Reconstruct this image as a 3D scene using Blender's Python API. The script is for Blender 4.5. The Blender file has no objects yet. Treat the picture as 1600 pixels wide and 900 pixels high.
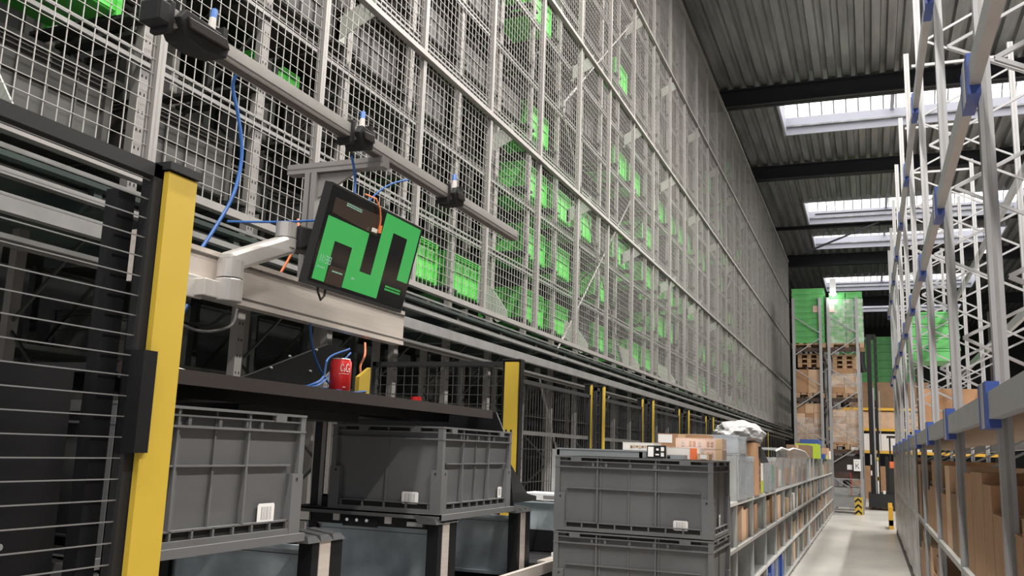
import bpy, math, random
from mathutils import Vector, Matrix
from math import radians as R, sin, cos, pi
random.seed(7)
S = bpy.context.scene
COL = S.collection
ZUP = 1.5          # everything is laid out relative to eye height and lifted at the end

# ------------------------------------------------------------------ materials
def srgb(c):
    return tuple((x/12.92 if x <= .04045 else ((x+.055)/1.055)**2.4) for x in c)
def hx(h):
    return srgb(tuple(int(h[i:i+2], 16)/255 for i in (0, 2, 4)))
def mat(name, col, rough=.6, metal=0., var=0., vscale=6., emit=None, es=1., alpha=1., bump=0., bscale=60., trans=0., stretch=None):
    m = bpy.data.materials.new(name); m.use_nodes = True
    nt = m.node_tree; b = nt.nodes['Principled BSDF']
    if isinstance(col, str): col = hx(col)
    b.inputs['Base Color'].default_value = (*col, 1)
    b.inputs['Roughness'].default_value = rough
    b.inputs['Metallic'].default_value = metal
    if trans: b.inputs['Transmission Weight'].default_value = trans
    if alpha < 1: b.inputs['Alpha'].default_value = alpha
    if emit is not None:
        if isinstance(emit, str): emit = hx(emit)
        b.inputs['Emission Color'].default_value = (*emit, 1); b.inputs['Emission Strength'].default_value = es
    if var or bump:
        tc = nt.nodes.new('ShaderNodeTexCoord')
        src = tc.outputs['Object']
        if stretch:
            mp = nt.nodes.new('ShaderNodeMapping'); mp.inputs['Scale'].default_value = stretch
            nt.links.new(src, mp.inputs['Vector']); src = mp.outputs['Vector']
    if var:
        n = nt.nodes.new('ShaderNodeTexNoise'); n.inputs['Scale'].default_value = vscale; n.inputs['Detail'].default_value = 5
        nt.links.new(src, n.inputs['Vector'])
        cr = nt.nodes.new('ShaderNodeValToRGB')
        cr.color_ramp.elements[0].position = .3; cr.color_ramp.elements[1].position = .7
        cr.color_ramp.elements[0].color = (*[max(0, c*(1-var)) for c in col], 1)
        cr.color_ramp.elements[1].color = (*[min(1, c*(1+var)) for c in col], 1)
        nt.links.new(n.outputs['Fac'], cr.inputs['Fac']); nt.links.new(cr.outputs['Color'], b.inputs['Base Color'])
    if bump:
        n2 = nt.nodes.new('ShaderNodeTexNoise'); n2.inputs['Scale'].default_value = bscale; n2.inputs['Detail'].default_value = 4
        nt.links.new(src, n2.inputs['Vector'])
        bp = nt.nodes.new('ShaderNodeBump'); bp.inputs['Strength'].default_value = bump; bp.inputs['Distance'].default_value = .01
        nt.links.new(n2.outputs['Fac'], bp.inputs['Height']); nt.links.new(bp.outputs['Normal'], b.inputs['Normal'])
    return m
M = {}
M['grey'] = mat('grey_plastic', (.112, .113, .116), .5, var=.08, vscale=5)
M['greyrack'] = mat('shaded_grey_plastic', (.07, .069, .066), .6, var=.15, vscale=3)  # darker copy of the grey plastic, shade inside the rack put into its colour
M['greydk'] = mat('slot_shade_dark', (.012, .011, .011), .7)  # dark strips painted in for the shade inside the tote slots
M['green'] = mat('green_plastic', (.11, .58, .09), .45, var=.12, vscale=4)
M['lightgrey'] = mat('light_grey_plastic', (.2, .22, .23), .5, var=.08)
M['label'] = mat('label_paper', (.72, .70, .68), .6)
M['ink'] = mat('label_ink', (.2, .2, .2), .6)
M['inklt'] = mat('grey_ink', (.45, .44, .44), .6)
M['zinc'] = mat('zinc_plated_steel', (.225, .22, .215), .45, .35, var=.12, vscale=9)
M['zinclt'] = mat('pale_zinc_steel', (.27, .255, .245), .5, .2, var=.08, vscale=7)
M['wire'] = mat('galvanised_wire', (.365, .35, .335), .5, .2)
M['plate'] = mat('grey_bracket_plate', (.46, .48, .43), .5, .2)
M['hole'] = mat('punched_hole_dark', (.03, .03, .03), .8)
M['alu'] = mat('brushed_aluminium', (.68, .61, .55), .38, .45, var=.06, vscale=3, stretch=(30, 1, 30))
M['alu2'] = mat('cast_aluminium', (.60, .57, .54), .32, .5)
M['aludk'] = mat('profile_groove', (.10, .09, .085), .5, .4)
M['black'] = mat('black_powder_coat', (.010, .010, .011), .42)
M['blackm'] = mat('matt_black_plastic', (.022, .022, .023), .6)
M['brownblack'] = mat('dark_brown_steel', (.035, .028, .026), .5)
M['yellow'] = mat('safety_yellow', (.51, .35, .035), .5, var=.06, vscale=4)
M['yellow2'] = mat('rack_beam_yellow', (.65, .36, .03), .5)
M['blue'] = mat('connector_blue', (.02, .05, .22), .5)
M['bluecable'] = mat('blue_cable', (.03, .13, .42), .45)
M['orange'] = mat('orange_cable', (.85, .22, .06), .45)
M['galv'] = mat('galvanised_sheet', (.40, .45, .48), .36, .25, var=.3, vscale=9, bump=.1, bscale=20)
M['bolt'] = mat('bright_bolt', (.8, .82, .85), .25, .7)
M['red'] = mat('red_can', (.55, .02, .02), .3, .2)
M['silver'] = mat('can_aluminium', (.6, .6, .6), .25, .9)
M['white'] = mat('white_paint', (.75, .75, .76), .5)
M['lilac'] = mat('skylight_upstand_white', (.52, .52, .60), .6)
M['deck'] = mat('roof_deck_steel', (.30, .305, .315), .36, .4, var=.3, vscale=1.6, stretch=(3, .35, 1))
M['beam'] = mat('roof_beam_paint', (.018, .018, .026), .5)
M['rackgrey'] = mat('pallet_rack_steel', (.28, .28, .29), .45, .25, var=.06)
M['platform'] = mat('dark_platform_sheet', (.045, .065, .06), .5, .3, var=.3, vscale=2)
M['carton'] = mat('brown_cardboard', (.34, .19, .10), .75, var=.12, vscale=5)
M['carton2'] = mat('pale_cardboard', (.54, .36, .235), .75, var=.1, vscale=5)
M['carton3'] = mat('dark_cardboard', (.20, .12, .065), .75, var=.12, vscale=5)
M['tape'] = mat('parcel_tape', (.50, .34, .20), .35)
M['green2'] = mat('film_covered_green', (.085, .36, .095), .5, var=.15, vscale=3)
M['dimsteel'] = mat('shaded_rack_steel', (.04, .042, .04), .6, var=.2)  # dark tone stands in for the shade deep in the racks
M['pink'] = mat('printed_carton_pink', (.60, .44, .37), .7, var=.05)
M['pinkdk'] = mat('printed_carton_side', (.46, .27, .20), .7)
M['cream'] = mat('white_carton', (.68, .64, .60), .65, var=.04)
M['orangeb'] = mat('orange_print', (.75, .16, .05), .6)
M['wood'] = mat('pallet_wood', (.42, .27, .16), .8, var=.25, vscale=8)
M['wooddk'] = mat('dark_rack_timber', (.06, .035, .028), .8, var=.3, vscale=6)
M['shelf'] = mat('shelf_galvanised', (.36, .37, .36), .4, .4, var=.12, vscale=5)
M['shelflt'] = mat('shelf_edge_light', (.58, .58, .57), .45, .3)
M['blueb'] = mat('blue_print', (.03, .08, .3), .5)
M['lime'] = mat('lime_print', (.42, .55, .03), .5)
M['tealb'] = mat('green_print', (.03, .32, .12), .5)
M['bag'] = mat('white_plastic_bag', (.30, .297, .30), .6, bump=.5, bscale=14)
def clear(name, col, a, rough=.15):
    m = bpy.data.materials.new(name); m.use_nodes = True; nt = m.node_tree
    nt.nodes.remove(nt.nodes['Principled BSDF']); out = nt.nodes['Material Output']
    t = nt.nodes.new('ShaderNodeBsdfTransparent'); p = nt.nodes.new('ShaderNodeBsdfPrincipled')
    p.inputs['Base Color'].default_value = (*col, 1); p.inputs['Roughness'].default_value = rough
    mx = nt.nodes.new('ShaderNodeMixShader'); n = nt.nodes.new('ShaderNodeTexNoise'); n.inputs['Scale'].default_value = 7
    tc = nt.nodes.new('ShaderNodeTexCoord'); nt.links.new(tc.outputs['Object'], n.inputs['Vector'])
    mr = nt.nodes.new('ShaderNodeMapRange'); mr.inputs['From Min'].default_value = .35; mr.inputs['From Max'].default_value = .65
    mr.inputs['To Min'].default_value = max(0, a-.15); mr.inputs['To Max'].default_value = min(1, a+.2)
    nt.links.new(n.outputs['Fac'], mr.inputs['Value']); nt.links.new(mr.outputs['Result'], mx.inputs['Fac'])
    nt.links.new(t.outputs[0], mx.inputs[1]); nt.links.new(p.outputs[0], mx.inputs[2]); nt.links.new(mx.outputs[0], out.inputs['Surface'])
    return m
M['clear'] = clear('clear_plastic_bin', (.42, .45, .48), .38)
M['film'] = clear('stretch_film', (.72, .70, .68), .25, .25)
M['sheet'] = clear('plastic_strip', (.55, .56, .57), .42, .2)
M['glow'] = mat('skylight_glazing', (.9, .9, .9), .6, emit=(1, 1, .97), es=2.6)
M['lamp'] = mat('lamp_diffuser', (.9, .9, .9), .5, emit=(1, .97, .93), es=9)
M['scr'] = mat('screen_black', (.008, .008, .009), .12)
M['scrg'] = mat('screen_green', (.02, .2, .04), .2, emit=(.045, .30, .075), es=.8)
M['scrt'] = mat('screen_text', (.1, .2, .15), .2, emit=(.25, .42, .32), es=.7)
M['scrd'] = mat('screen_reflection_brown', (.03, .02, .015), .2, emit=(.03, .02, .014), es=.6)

def floor_mat():
    m = bpy.data.materials.new('polished_concrete'); m.use_nodes = True; nt = m.node_tree; b = nt.nodes['Principled BSDF']
    tc = nt.nodes.new('ShaderNodeTexCoord'); mp = nt.nodes.new('ShaderNodeMapping'); mp.inputs['Scale'].default_value = (.7, .35, 1)
    n = nt.nodes.new('ShaderNodeTexNoise'); n.inputs['Scale'].default_value = 1.3; n.inputs['Detail'].default_value = 6
    cr = nt.nodes.new('ShaderNodeValToRGB'); cr.color_ramp.elements[0].position = .38; cr.color_ramp.elements[1].position = .62
    cr.color_ramp.elements[0].color = (.43, .42, .395, 1); cr.color_ramp.elements[1].color = (.60, .57, .53, 1)
    nt.links.new(tc.outputs['Object'], mp.inputs['Vector']); nt.links.new(mp.outputs[0], n.inputs['Vector'])
    nt.links.new(n.outputs['Fac'], cr.inputs['Fac']); nt.links.new(cr.outputs[0], b.inputs['Base Color'])
    b.inputs['Roughness'].default_value = .28
    return m
M['floor'] = floor_mat()

# ------------------------------------------------------------------ mesh builder
class MB:
    def __init__(s): s.v = []; s.f = []; s.mi = []; s.ms = []
    def m(s, name):
        if name not in s.ms: s.ms.append(name)
        return s.ms.index(name)
    def quad(s, pts, mt):
        n = len(s.v); s.v += [tuple(p) for p in pts]; s.f.append(tuple(range(n, n+len(pts)))); s.mi.append(s.m(mt)); return s
    def box(s, x0, x1, y0, y1, z0, z1, mt, skip=''):
        x0, x1 = sorted((x0, x1)); y0, y1 = sorted((y0, y1)); z0, z1 = sorted((z0, z1))
        n = len(s.v); s.v += [(x, y, z) for z in (z0, z1) for y in (y0, y1) for x in (x0, x1)]
        for k, f in (('b', (0, 2, 3, 1)), ('t', (4, 5, 7, 6)), ('f', (0, 1, 5, 4)), ('k', (2, 6, 7, 3)), ('l', (0, 4, 6, 2)), ('r', (1, 3, 7, 5))):
            if k in skip: continue
            s.f.append(tuple(n+i for i in f)); s.mi.append(s.m(mt))
        return s
    def hexa(s, b, t, mt):     # 4 bottom points, 4 top points, same winding
        n = len(s.v); s.v += [tuple(p) for p in b]+[tuple(p) for p in t]; k = len(b)
        s.f.append(tuple(n+i for i in reversed(range(k)))); s.f.append(tuple(n+k+i for i in range(k)))
        for i in range(k): s.f.append((n+i, n+(i+1) % k, n+k+(i+1) % k, n+k+i))
        s.mi += [s.m(mt)]*(k+2); return s
    def bar(s, p, q, w, mt, h=None):   # rectangular bar between two points
        p = Vector(p); q = Vector(q); d = (q-p).normalized(); h = h or w
        up = Vector((0, 0, 1)) if abs(d.z) < .95 else Vector((0, 1, 0))
        a = d.cross(up).normalized(); b = a.cross(d).normalized()
        o = [a*w/2*i+b*h/2*j for i, j in ((-1, -1), (1, -1), (1, 1), (-1, 1))]
        return s.hexa([p+k for k in o], [q+k for k in o], mt)
    def tube(s, pts, r, mt, n=8):
        pts = [Vector(p) for p in pts]; base = len(s.v); K = len(pts); prev = None
        for i, p in enumerate(pts):
            d = (pts[min(i+1, K-1)]-pts[max(i-1, 0)]).normalized()
            if prev is None: a = d.orthogonal().normalized()
            else: a = (prev-d*prev.dot(d)).normalized()
            prev = a; b = d.cross(a); rr = r[i] if isinstance(r, (list, tuple)) else r
            for j in range(n):
                t = 2*pi*j/n; s.v.append(tuple(p+a*rr*cos(t)+b*rr*sin(t)))
        for i in range(K-1):
            for j in range(n):
                s.f.append((base+i*n+j, base+i*n+(j+1) % n, base+(i+1)*n+(j+1) % n, base+(i+1)*n+j)); s.mi.append(s.m(mt))
        s.f.append(tuple(base+j for j in reversed(range(n)))); s.f.append(tuple(base+(K-1)*n+j for j in range(n))); s.mi += [s.m(mt)]*2
        return s
    def cyl(s, c, r, z0, z1, mt, n=20):
        return s.tube([(c[0], c[1], z0), (c[0], c[1], z1)], r, mt, n)
    def lathe(s, c, prof, mt, n=28):   # prof: (r, z, material)
        base = len(s.v)
        for r_, z, _ in prof:
            for j in range(n): s.v.append((c[0]+r_*cos(2*pi*j/n), c[1]+r_*sin(2*pi*j/n), c[2]+z))
        for i in range(len(prof)-1):
            for j in range(n):
                s.f.append((base+i*n+j, base+i*n+(j+1) % n, base+(i+1)*n+(j+1) % n, base+(i+1)*n+j)); s.mi.append(s.m(prof[i][2]))
        s.f.append(tuple(base+j for j in reversed(range(n)))); s.mi.append(s.m(prof[0][2]))
        s.f.append(tuple(base+(len(prof)-1)*n+j for j in range(n))); s.mi.append(s.m(prof[-1][2]))
        return s
    def build(s, name, parent=None, smooth=False, loc=None, bevel=0):
        o = Vector((0, 0, 0))
        if parent is not None and parent.get('_w'): o = Vector(parent['_w'])
        if loc is not None: o = Vector(loc)
        me = bpy.data.meshes.new(name)
        me.from_pydata([tuple(Vector(v)-o) for v in s.v], [], s.f)
        for k in s.ms: me.materials.append(M[k])
        me.polygons.foreach_set('material_index', s.mi)
        if smooth: me.polygons.foreach_set('use_smooth', [True]*len(me.polygons))
        me.update()
        ob = bpy.data.objects.new(name, me); COL.objects.link(ob)
        if parent is not None: ob.parent = parent
        elif loc is not None: ob.location = loc
        if bevel:
            b = ob.modifiers.new('b', 'BEVEL'); b.width = bevel; b.segments = 2; b.limit_method = 'ANGLE'
        return ob
def tag(o, label=None, cat=None, group=None, kind=None):
    if label: o['label'] = label
    if cat: o['category'] = cat
    if group: o['group'] = group
    if kind: o['kind'] = kind
    return o
def thing(name, label, cat, loc=(0, 0, 0), group=None, world=True, rz=0):
    o = bpy.data.objects.new(name, None); COL.objects.link(o); o.location = loc; o.rotation_euler.z = rz
    o.empty_display_size = .1
    if world: o['_w'] = loc
    return tag(o, label, cat, group)
def dup(root, loc, label=None, group=None, rz=None):
    r = root.copy(); COL.objects.link(r); r.location = loc
    if rz is not None: r.rotation_euler.z = rz
    if label: r['label'] = label
    if group: r['group'] = group
    for ch in list(root.children):
        c = ch.copy(); COL.objects.link(c); c.parent = r
        for g in list(ch.children):
            d = g.copy(); COL.objects.link(d); d.parent = c
    return r
def struct(name, mb, loc=None):
    return tag(mb.build(name, loc=loc), kind='structure')
ORD = ['first', 'second', 'third', 'fourth', 'fifth', 'sixth', 'seventh', 'eighth', 'ninth', 'tenth', 'eleventh', 'twelfth', 'thirteenth',
       'fourteenth', 'fifteenth', 'sixteenth', 'seventeenth', 'eighteenth', 'nineteenth', 'twentieth', 'twenty-first', 'twenty-second', 'twenty-third',
       'twenty-fourth', 'twenty-fifth', 'twenty-sixth', 'twenty-seventh', 'twenty-eighth', 'twenty-ninth', 'thirtieth']

# ------------------------------------------------------------------ room shell
struct('floor', MB().box(-9, 9, -4, 62, -1.6, -1.5, 'floor'))
for k_ in ('black', 'blackm', 'brownblack', 'dimsteel', 'hole'):
    M[k_].node_tree.nodes['Principled BSDF'].inputs['Specular IOR Level'].default_value = .22
M['wall'] = mat('dark_wall_panel', (.035, .04, .04), .7, var=.2, vscale=1)
def wallp(x0, x1, y0, y1): return MB().box(x0, x1, y0, y1, -1.5, 9.2, 'wall')
struct('wall_left', wallp(-9.2, -9, -4, 62)); struct('wall_right', wallp(9, 9.2, -4, 62)); struct('wall_back', wallp(-9.2, 9.2, 62, 62.2))
# corrugated deck, ribs run along the aisle
OPEN = [(21.0, 23.8), (30.7, 33.65), (35.6, 37.9), (44.2, 47.9), (52.3, 55.0)]
DZ = 8.48
def deck(mb, x0, x1, y0, y1):
    p = .30; x = x0
    while x < x1-1e-6:
        for a, b, za, zb in ((0, .15, 0, 0), (.15, .18, 0, .13), (.18, .27, .13, .13), (.27, .30, .13, 0)):
            mb.quad([(x+a, y0, DZ+za), (x+b, y0, DZ+zb), (x+b, y1, DZ+zb), (x+a, y1, DZ+za)], 'deck')
        # small stiffening bead on the flange
        mb.quad([(x+.07, y0, DZ-.004), (x+.08, y0, DZ-.004), (x+.08, y1, DZ-.004), (x+.07, y1, DZ-.004)], 'deck')
        x += p
mb = MB(); deck(mb, -9, -1.8, -4, 62); deck(mb, 4.8, 9, -4, 62)
ys = [-4]+[v for o in OPEN for v in o]+[62]
for a, b in zip(ys[0::2], ys[1::2]): deck(mb, -1.8, 4.8, a, b)
mb.box(-9.2, -1.85, -4, 62, DZ+.16, DZ+.2, 'deck')
for a, b in zip(ys[0::2], ys[1::2]): mb.box(-1.85, 9.2, a-.1 if a > 0 else a, b+.1, DZ+.16, DZ+.2, 'deck')
struct('ceiling', mb)
for i, (a, b) in enumerate(OPEN):
    mb = MB(); z0, z1 = DZ-.03, DZ+.45
    mb.box(-1.8, 4.8, b, b+.05, z0, z1, 'lilac'); mb.box(-1.8, 4.8, a-.05, a, z0, z1, 'lilac')
    mb.box(-1.85, -1.8, a-.05, b+.05, z0, z1, 'lilac'); mb.box(4.8, 4.85, a-.05, b+.05, z0, z1, 'lilac')
    if i in (1, 3): mb.bar((-1.6, b-.03, DZ+.33), (4.6, b-.03, DZ+.33), .035, 'brownblack')
    w = bpy.data.objects.new('window_%d' % (i+1), None); COL.objects.link(w); tag(w, kind='structure')
    mb.build('upstand', w)
    g = MB(); n = 10
    for k in range(n):     # shallow barrel of translucent sheet
        t0, t1 = pi*k/n, pi*(k+1)/n; c = (a+b)/2; r = (b-a)/2+.04
        y0, y1 = c-r*cos(t0), c-r*cos(t1); q0, q1 = z1+.45*sin(t0), z1+.45*sin(t1)
        x = -1.82
        while x < 4.78:
            g.quad([(x, y0, q0), (x+.3, y0, q0), (x+.3, y1, q1), (x, y1, q1)], 'glow'); x += .3
    g.build('glazing', w)
    r_ = MB()
    x = -1.5
    while x < 4.8:
        pts = [(x, (a+b)/2-((b-a)/2+.02)*cos(pi*k/10), z1+.43*sin(pi*k/10)) for k in range(11)]
        r_.tube(pts, .02, 'rackgrey', 6); x += .3
    r_.bar((.8, a, z1), (.8, b, z1), .09, 'lilac')
    r_.build('glazing_bar', w)
# roof beams across the aisle and purlin along the mesh screen
for i, (y, z, h, wd) in enumerate([(20.36, 8.0, .42, .28), (26.3, 8.0, .40, .28), (34.0, 8.36, .12, .12), (39.06, 8.0, .46, .3), (50, 8.0, .45, .3), (13.5, 8.0, .42, .28)][:5]):
    mb = MB().box(-9, 9, y-wd/2, y+wd/2, z, z+.025, 'beam').box(-9, 9, y-.02, y+.02, z, z+h, 'beam').box(-9, 9, y-wd/2, y+wd/2, z+h-.025, z+h, 'beam')
    struct('trim_%d' % (i+1), mb)
struct('trim_6', MB().bar((-2.07, 33.8, 7.40), (.55, 33.8, 8.43), .06, 'beam'))
struct('trim_7', MB().box(-3.75, -3.45, -4, 40, 7.75, 8.4, 'beam'))

# ------------------------------------------------------------------ totes
def tote_body(L, W, Hh, col, detail=True):
    """L along local x, W along local y, origin at base centre"""
    mb = MB(); l, w = L/2, W/2; t = .006; i = .015
    # tub: outer shell, inner shell, floor (slight taper)
    bl, bw = l-i-.006, w-i-.006; tl, tw = l-i, w-i; z0 = .012; zt = Hh
    ob = [(-bl, -bw, z0), (bl, -bw, z0), (bl, bw, z0), (-bl, bw, z0)]; ot = [(-tl, -tw, zt), (tl, -tw, zt), (tl, tw, zt), (-tl, tw, zt)]
    ib = [(x*.975, y*.965, z0+.01) for x, y, z in ob]; it = [(x*.98, y*.97, zt) for x, y, z in ot]
    n = len(mb.v); mb.v += ob+ot+ib+it; mi = mb.m(col)
    for k in range(4):
        j = (k+1) % 4
        mb.f += [(n+k, n+j, n+4+j, n+4+k), (n+12+k, n+12+j, n+8+j, n+8+k), (n+4+k, n+4+j, n+12+j, n+12+k)]; mb.mi += [mi]*3
    mb.f += [(n+3, n+2, n+1, n), (n+8, n+9, n+10, n+11)]; mb.mi += [mi]*2
    def ring(za, zb, e, m_=col):      # a lip all round standing e proud of nominal outline
        a, b = l+e, w+e; c, d = l-i-.002, w-i-.002
        mb.box(-a, a, -b, -d, za, zb, m_); mb.box(-a, a, d, b, za, zb, m_); mb.box(-a, -c, -d, d, za, zb, m_); mb.box(c, a, -d, d, za, zb, m_)
    ring(zt-.006, zt, 0); ring(zt-.022, zt-.018, -.003); ring(zt-.046, zt-.041, 0)
    if not detail:
        ring(zt*.56, zt*.575, -.008); ring(.02, .026, -.006)
        for sx in (-1, 1):
            for sy in (-1, 1): mb.box(sx*l, sx*(l-.03), sy*w, sy*(w-.03), 0, zt, col)
        for fx in (-.45, 0, .45):
            for sy in (-1, 1): mb.box(fx*l-.004, fx*l+.004, sy*(w-.02), sy*(w-.008), .02, zt, col)
        return mb
    # long faces
    for sy in (-1, 1):
        y1, y2 = sy*(w-.005), sy*(w-.018)
        mb.box(-l+.05, l-.05, y1, y2, zt*.565, zt*.565+.004, col)
        mb.box(-l+.04, l-.04, y1, y2, .032, .036, col)                 # top of base slots
        mb.box(-l+.02, l-.02, sy*(w-.001), y2, 0, .014, col)           # base rail
        mb.box(-l+.05, l-.05, sy*(w-.0135), sy*(w-.0145), .014, .032, 'greydk')
        for k in range(9): x = -l+.05+(L-.1)*k/8; mb.box(x-.003, x+.003, y1, y2, .012, .034, col)
        for fx in (-.95, -.44, -.40, -.04, .30, .335, .95):
            thin = fx in (-.44, .335) or abs(fx) > .9
            e = .004 if abs(fx) > .9 or fx in (-.44, .30) else .0115
            mb.box(fx*l-.003, fx*l+.003, sy*(w-e), y2, .036, zt-.006, col)
        for fx in (-.5, -.33, -.02, .28, .45): mb.box(fx*l-.005, fx*l+.005, sy*(w-.006), y2, zt-.04, zt-.02, col)
        for fx in (-.72, .66): mb.box(fx*l-.022, fx*l+.022, sy*(w+.0005), y2, zt-.022, zt-.002, col)
        mb.box(-l+.05, l-.05, sy*(w-.0135), sy*(w-.0145), zt-.018, zt-.006, 'greydk')
    for sx in (-1, 1):
        x1, x2 = sx*(l-.005), sx*(l-.018)
        mb.box(x1, x2, -w+.05, w-.05, zt*.565, zt*.565+.004, col) if False else None
        mb.box(x1, x2, -w+.04, w-.04, .032, .036, col); mb.box(sx*(l-.001), x2, -w+.02, w-.02, 0, .014, col)
        mb.box(sx*(l-.0135), sx*(l-.0145), -w+.05, w-.05, .014, .032, 'greydk')
        for k in range(5): y = -w+.05+(W-.1)*k/4; mb.box(x1, x2, y-.003, y+.003, .012, .034, col)
        for fy in (-.93, 0, .93): mb.box(sx*(l-(.005 if fy else .012)), x2, fy*w-.003, fy*w+.003, .036, zt-.006, col)
        for fy in (-.5, .42): mb.box(sx*(l+.0005), x2, fy*w-.02, fy*w+.02, zt-.022, zt-.002, col)
        mb.box(sx*(l-.0135), sx*(l-.0145), -w+.05, w-.05, zt-.018, zt-.006, 'greydk')
    # corner posts: slim above, thick boss with a hole below
    for sx in (-1, 1):
        for sy in (-1, 1):
            mb.box(sx*(l-.0015), sx*(l-.022), sy*(w-.0015), sy*(w-.022), 0, zt-.002, col)
            Lp = [(sx*l, sy*w), (sx*(l-.046), sy*w), (sx*(l-.046), sy*(w-.03)), (sx*(l-.03), sy*(w-.03)), (sx*(l-.03), sy*(w-.042)), (sx*l, sy*(w-.042))]; Lp = Lp[::-1] if sx*sy > 0 else Lp; mb.hexa([(x, y, -.0005) for x, y in Lp], [(x, y, zt*.5) for x, y in Lp], col)
            c = Vector((sx*(l-.027), sy*(w+.0004), zt*.455)); mb.hexa([c+Vector((.0045*cos(a), 0, .0045*sin(a))) for a in [k*pi/4 for k in range(8)]], [c+Vector((.0045*cos(a), sy*.0006, .0045*sin(a))) for a in [k*pi/4 for k in range(8)]], 'hole')
            c = Vector((sx*(l+.0004), sy*(w-.025), zt*.455)); mb.hexa([c+Vector((0, .0045*cos(a), .0045*sin(a))) for a in [k*pi/4 for k in range(8)]], [c+Vector((sx*.0006, .0045*cos(a), .0045*sin(a))) for a in [k*pi/4 for k in range(8)]], 'hole')
    return mb
def barcode(parent, x, y, z, w, h, axis, sgn, name='barcode_label'):
    """flat sticker centred at x,y,z; axis the outward normal"""
    mb = MB(); random.seed(3)
    def q(u0, u1, v0, v1, e, m_):
        if axis == 'y': mb.box(x+u0, x+u1, y, y+sgn*e, z+v0, z+v1, m_)
        else: mb.box(x, x+sgn*e, y+u0, y+u1, z+v0, z+v1, m_)
    q(-w/2+.003, w/2-.003, -h/2, h/2, .0010, 'label'); q(-w/2, w/2, -h/2+.003, h/2-.003, .0007, 'label')
    u = -w*.3
    while u < w*.3:
        b = random.choice((.0008, .0014, .002)); q(u, u+b, -h*.3, h*.34, .0014, 'inklt' if random.random() < .6 else 'ink'); u += b+random.choice((.001, .0018, .0026))
    return mb.build(name, parent)
def big_tote(label, loc, rz=0, col='grey', L=.65, W=.45, Hh=.298, stickers=()):
    t = thing('storage_tote', label, 'tote', loc, world=False, rz=rz)
    tote_body(L, W, Hh, col).build('tub', t)
    for s_ in stickers: barcode(t, *s_)
    return t
HT = .298
# two totes on the workstation: long side towards the aisle (local x = world y)
ST = lambda side: (.60, .45)
big_tote('grey plastic tote on the workstation right behind the near yellow post', (-1.595, 1.69, -.232), pi/2, stickers=[(.195, -.2128, .055, .066, .048, 'y', -1)])
big_tote('grey plastic tote on the workstation below the soft drink can, both faces visible', (-1.60, 3.175, -.232), pi/2,
         stickers=[(.235, -.2128, .058, .04, .042, 'y', -1), (-.3128, -.10, .050, .065, .042, 'x', -1)])
# the stack beside the shelving: long side towards the camera
for k in range(4):
    lb = ['grey plastic tote topmost of the stack beside the shelving, with a barcode label', 'grey plastic tote directly under the top one of the stack beside the shelving',
          'grey plastic tote third from the top of the stack beside the shelving', 'grey plastic tote at the bottom of the stack beside the shelving'][k]
    t = big_tote(lb, (-.895, 3.825, -.02-(k+1)*.303+.003), R(0), stickers=[(.195, -.2128, .045, .058, .038, 'y', -1), (.3128, .0, .055, .035, .055, 'x', 1)] if k == 0 else [])
    t['group'] = 'grey totes stacked beside the shelving'
dl = thing('tote_dolly', 'grey wheeled dolly under the tote stack beside the shelving', 'dolly', (-.895, 3.825, -1.5))
MB().box(-1.215, -.575, 3.6, 4.05, -1.38, -1.2335, 'grey').build('deck', dl)
for x in (-1.15, -.64):
    for y in (3.66, 3.99): MB().tube([(x-.015, y, -1.44), (x+.015, y, -1.44)], .06, 'blackm', 16).build('wheel', dl)
# tray lying on the top tote
tr = thing('plastic_tray', 'pale grey flat plastic tray lying on the topmost stacked tote', 'tray', (-1.03, 3.83, -.0195))
mb = MB(); mb.box(-1.212, -.86, 3.62, 4.04, -.0195, -.012, 'lightgrey')
for a in ((-1.217, -1.205, 3.612, 4.045), (-.868, -.856, 3.612, 4.045), (-1.217, -.856, 3.612, 3.622), (-1.217, -.856, 4.035, 4.045)): mb.box(*a, -.0195, .009, 'lightgrey')
mb.box(-1.219, -.854, 3.609, 4.048, .004, .010, 'lightgrey'); mb.build('tray_shell', tr)

# ------------------------------------------------------------------ wire mesh screen
XM = -2.73; PY = 1.163; Y0 = 2.74
sc = thing('wire_mesh_screen', 'tall galvanised wire mesh screen in front of the green tote storage rack', 'mesh screen', (XM, Y0, 1.0))
posts = [Y0+PY*k for k in range(-3, 29)]
pm = MB().box(-.02, .02, -.021, .021, 1.02, 7.43, 'zinclt').box(.02, .0205, -.004, .004, 1.02, 7.43, 'zinc')
def partcopy(first, loc, parent):
    c = first.copy(); COL.objects.link(c); c.parent = parent; c.location = loc; return c
p0 = pm.build('post', sc, loc=(0, 0, 0)); p0.location = Vector((XM, posts[0], 0))-Vector(sc.location)
for y in posts[1:]: partcopy(p0, Vector((XM, y, 0))-Vector(sc.location), sc)
pn = MB(); n = 19; dy = PY/n; zt = 1.02
for k in range(n): y = dy*(k+.5)+.0; pn.box(-.0018, .0018, y-.0018, y+.0018, 1.02, 7.43, 'wire', skip='bt')
z = 1.05
while z < 7.43: pn.box(.0018, .0044, 0, PY, z-.0013, z+.0013, 'wire', skip='fk'); z += .0622
m0 = pn.build('mesh_panel', sc, loc=(0, 0, 0)); m0.location = Vector((XM, posts[0], 0))-Vector(sc.location)
for y in posts[1:-1]: partcopy(m0, Vector((XM, y, 0))-Vector(sc.location), sc)
for z, h in ((1.02, .035), (2.59, .035), (4.24, .035), (5.84, .03), (7.43, .05)):
    MB().box(XM+.0, XM+.045, posts[0], posts[-1], z-h/2, z+h/2, 'zinclt').build('rail', sc)
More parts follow.
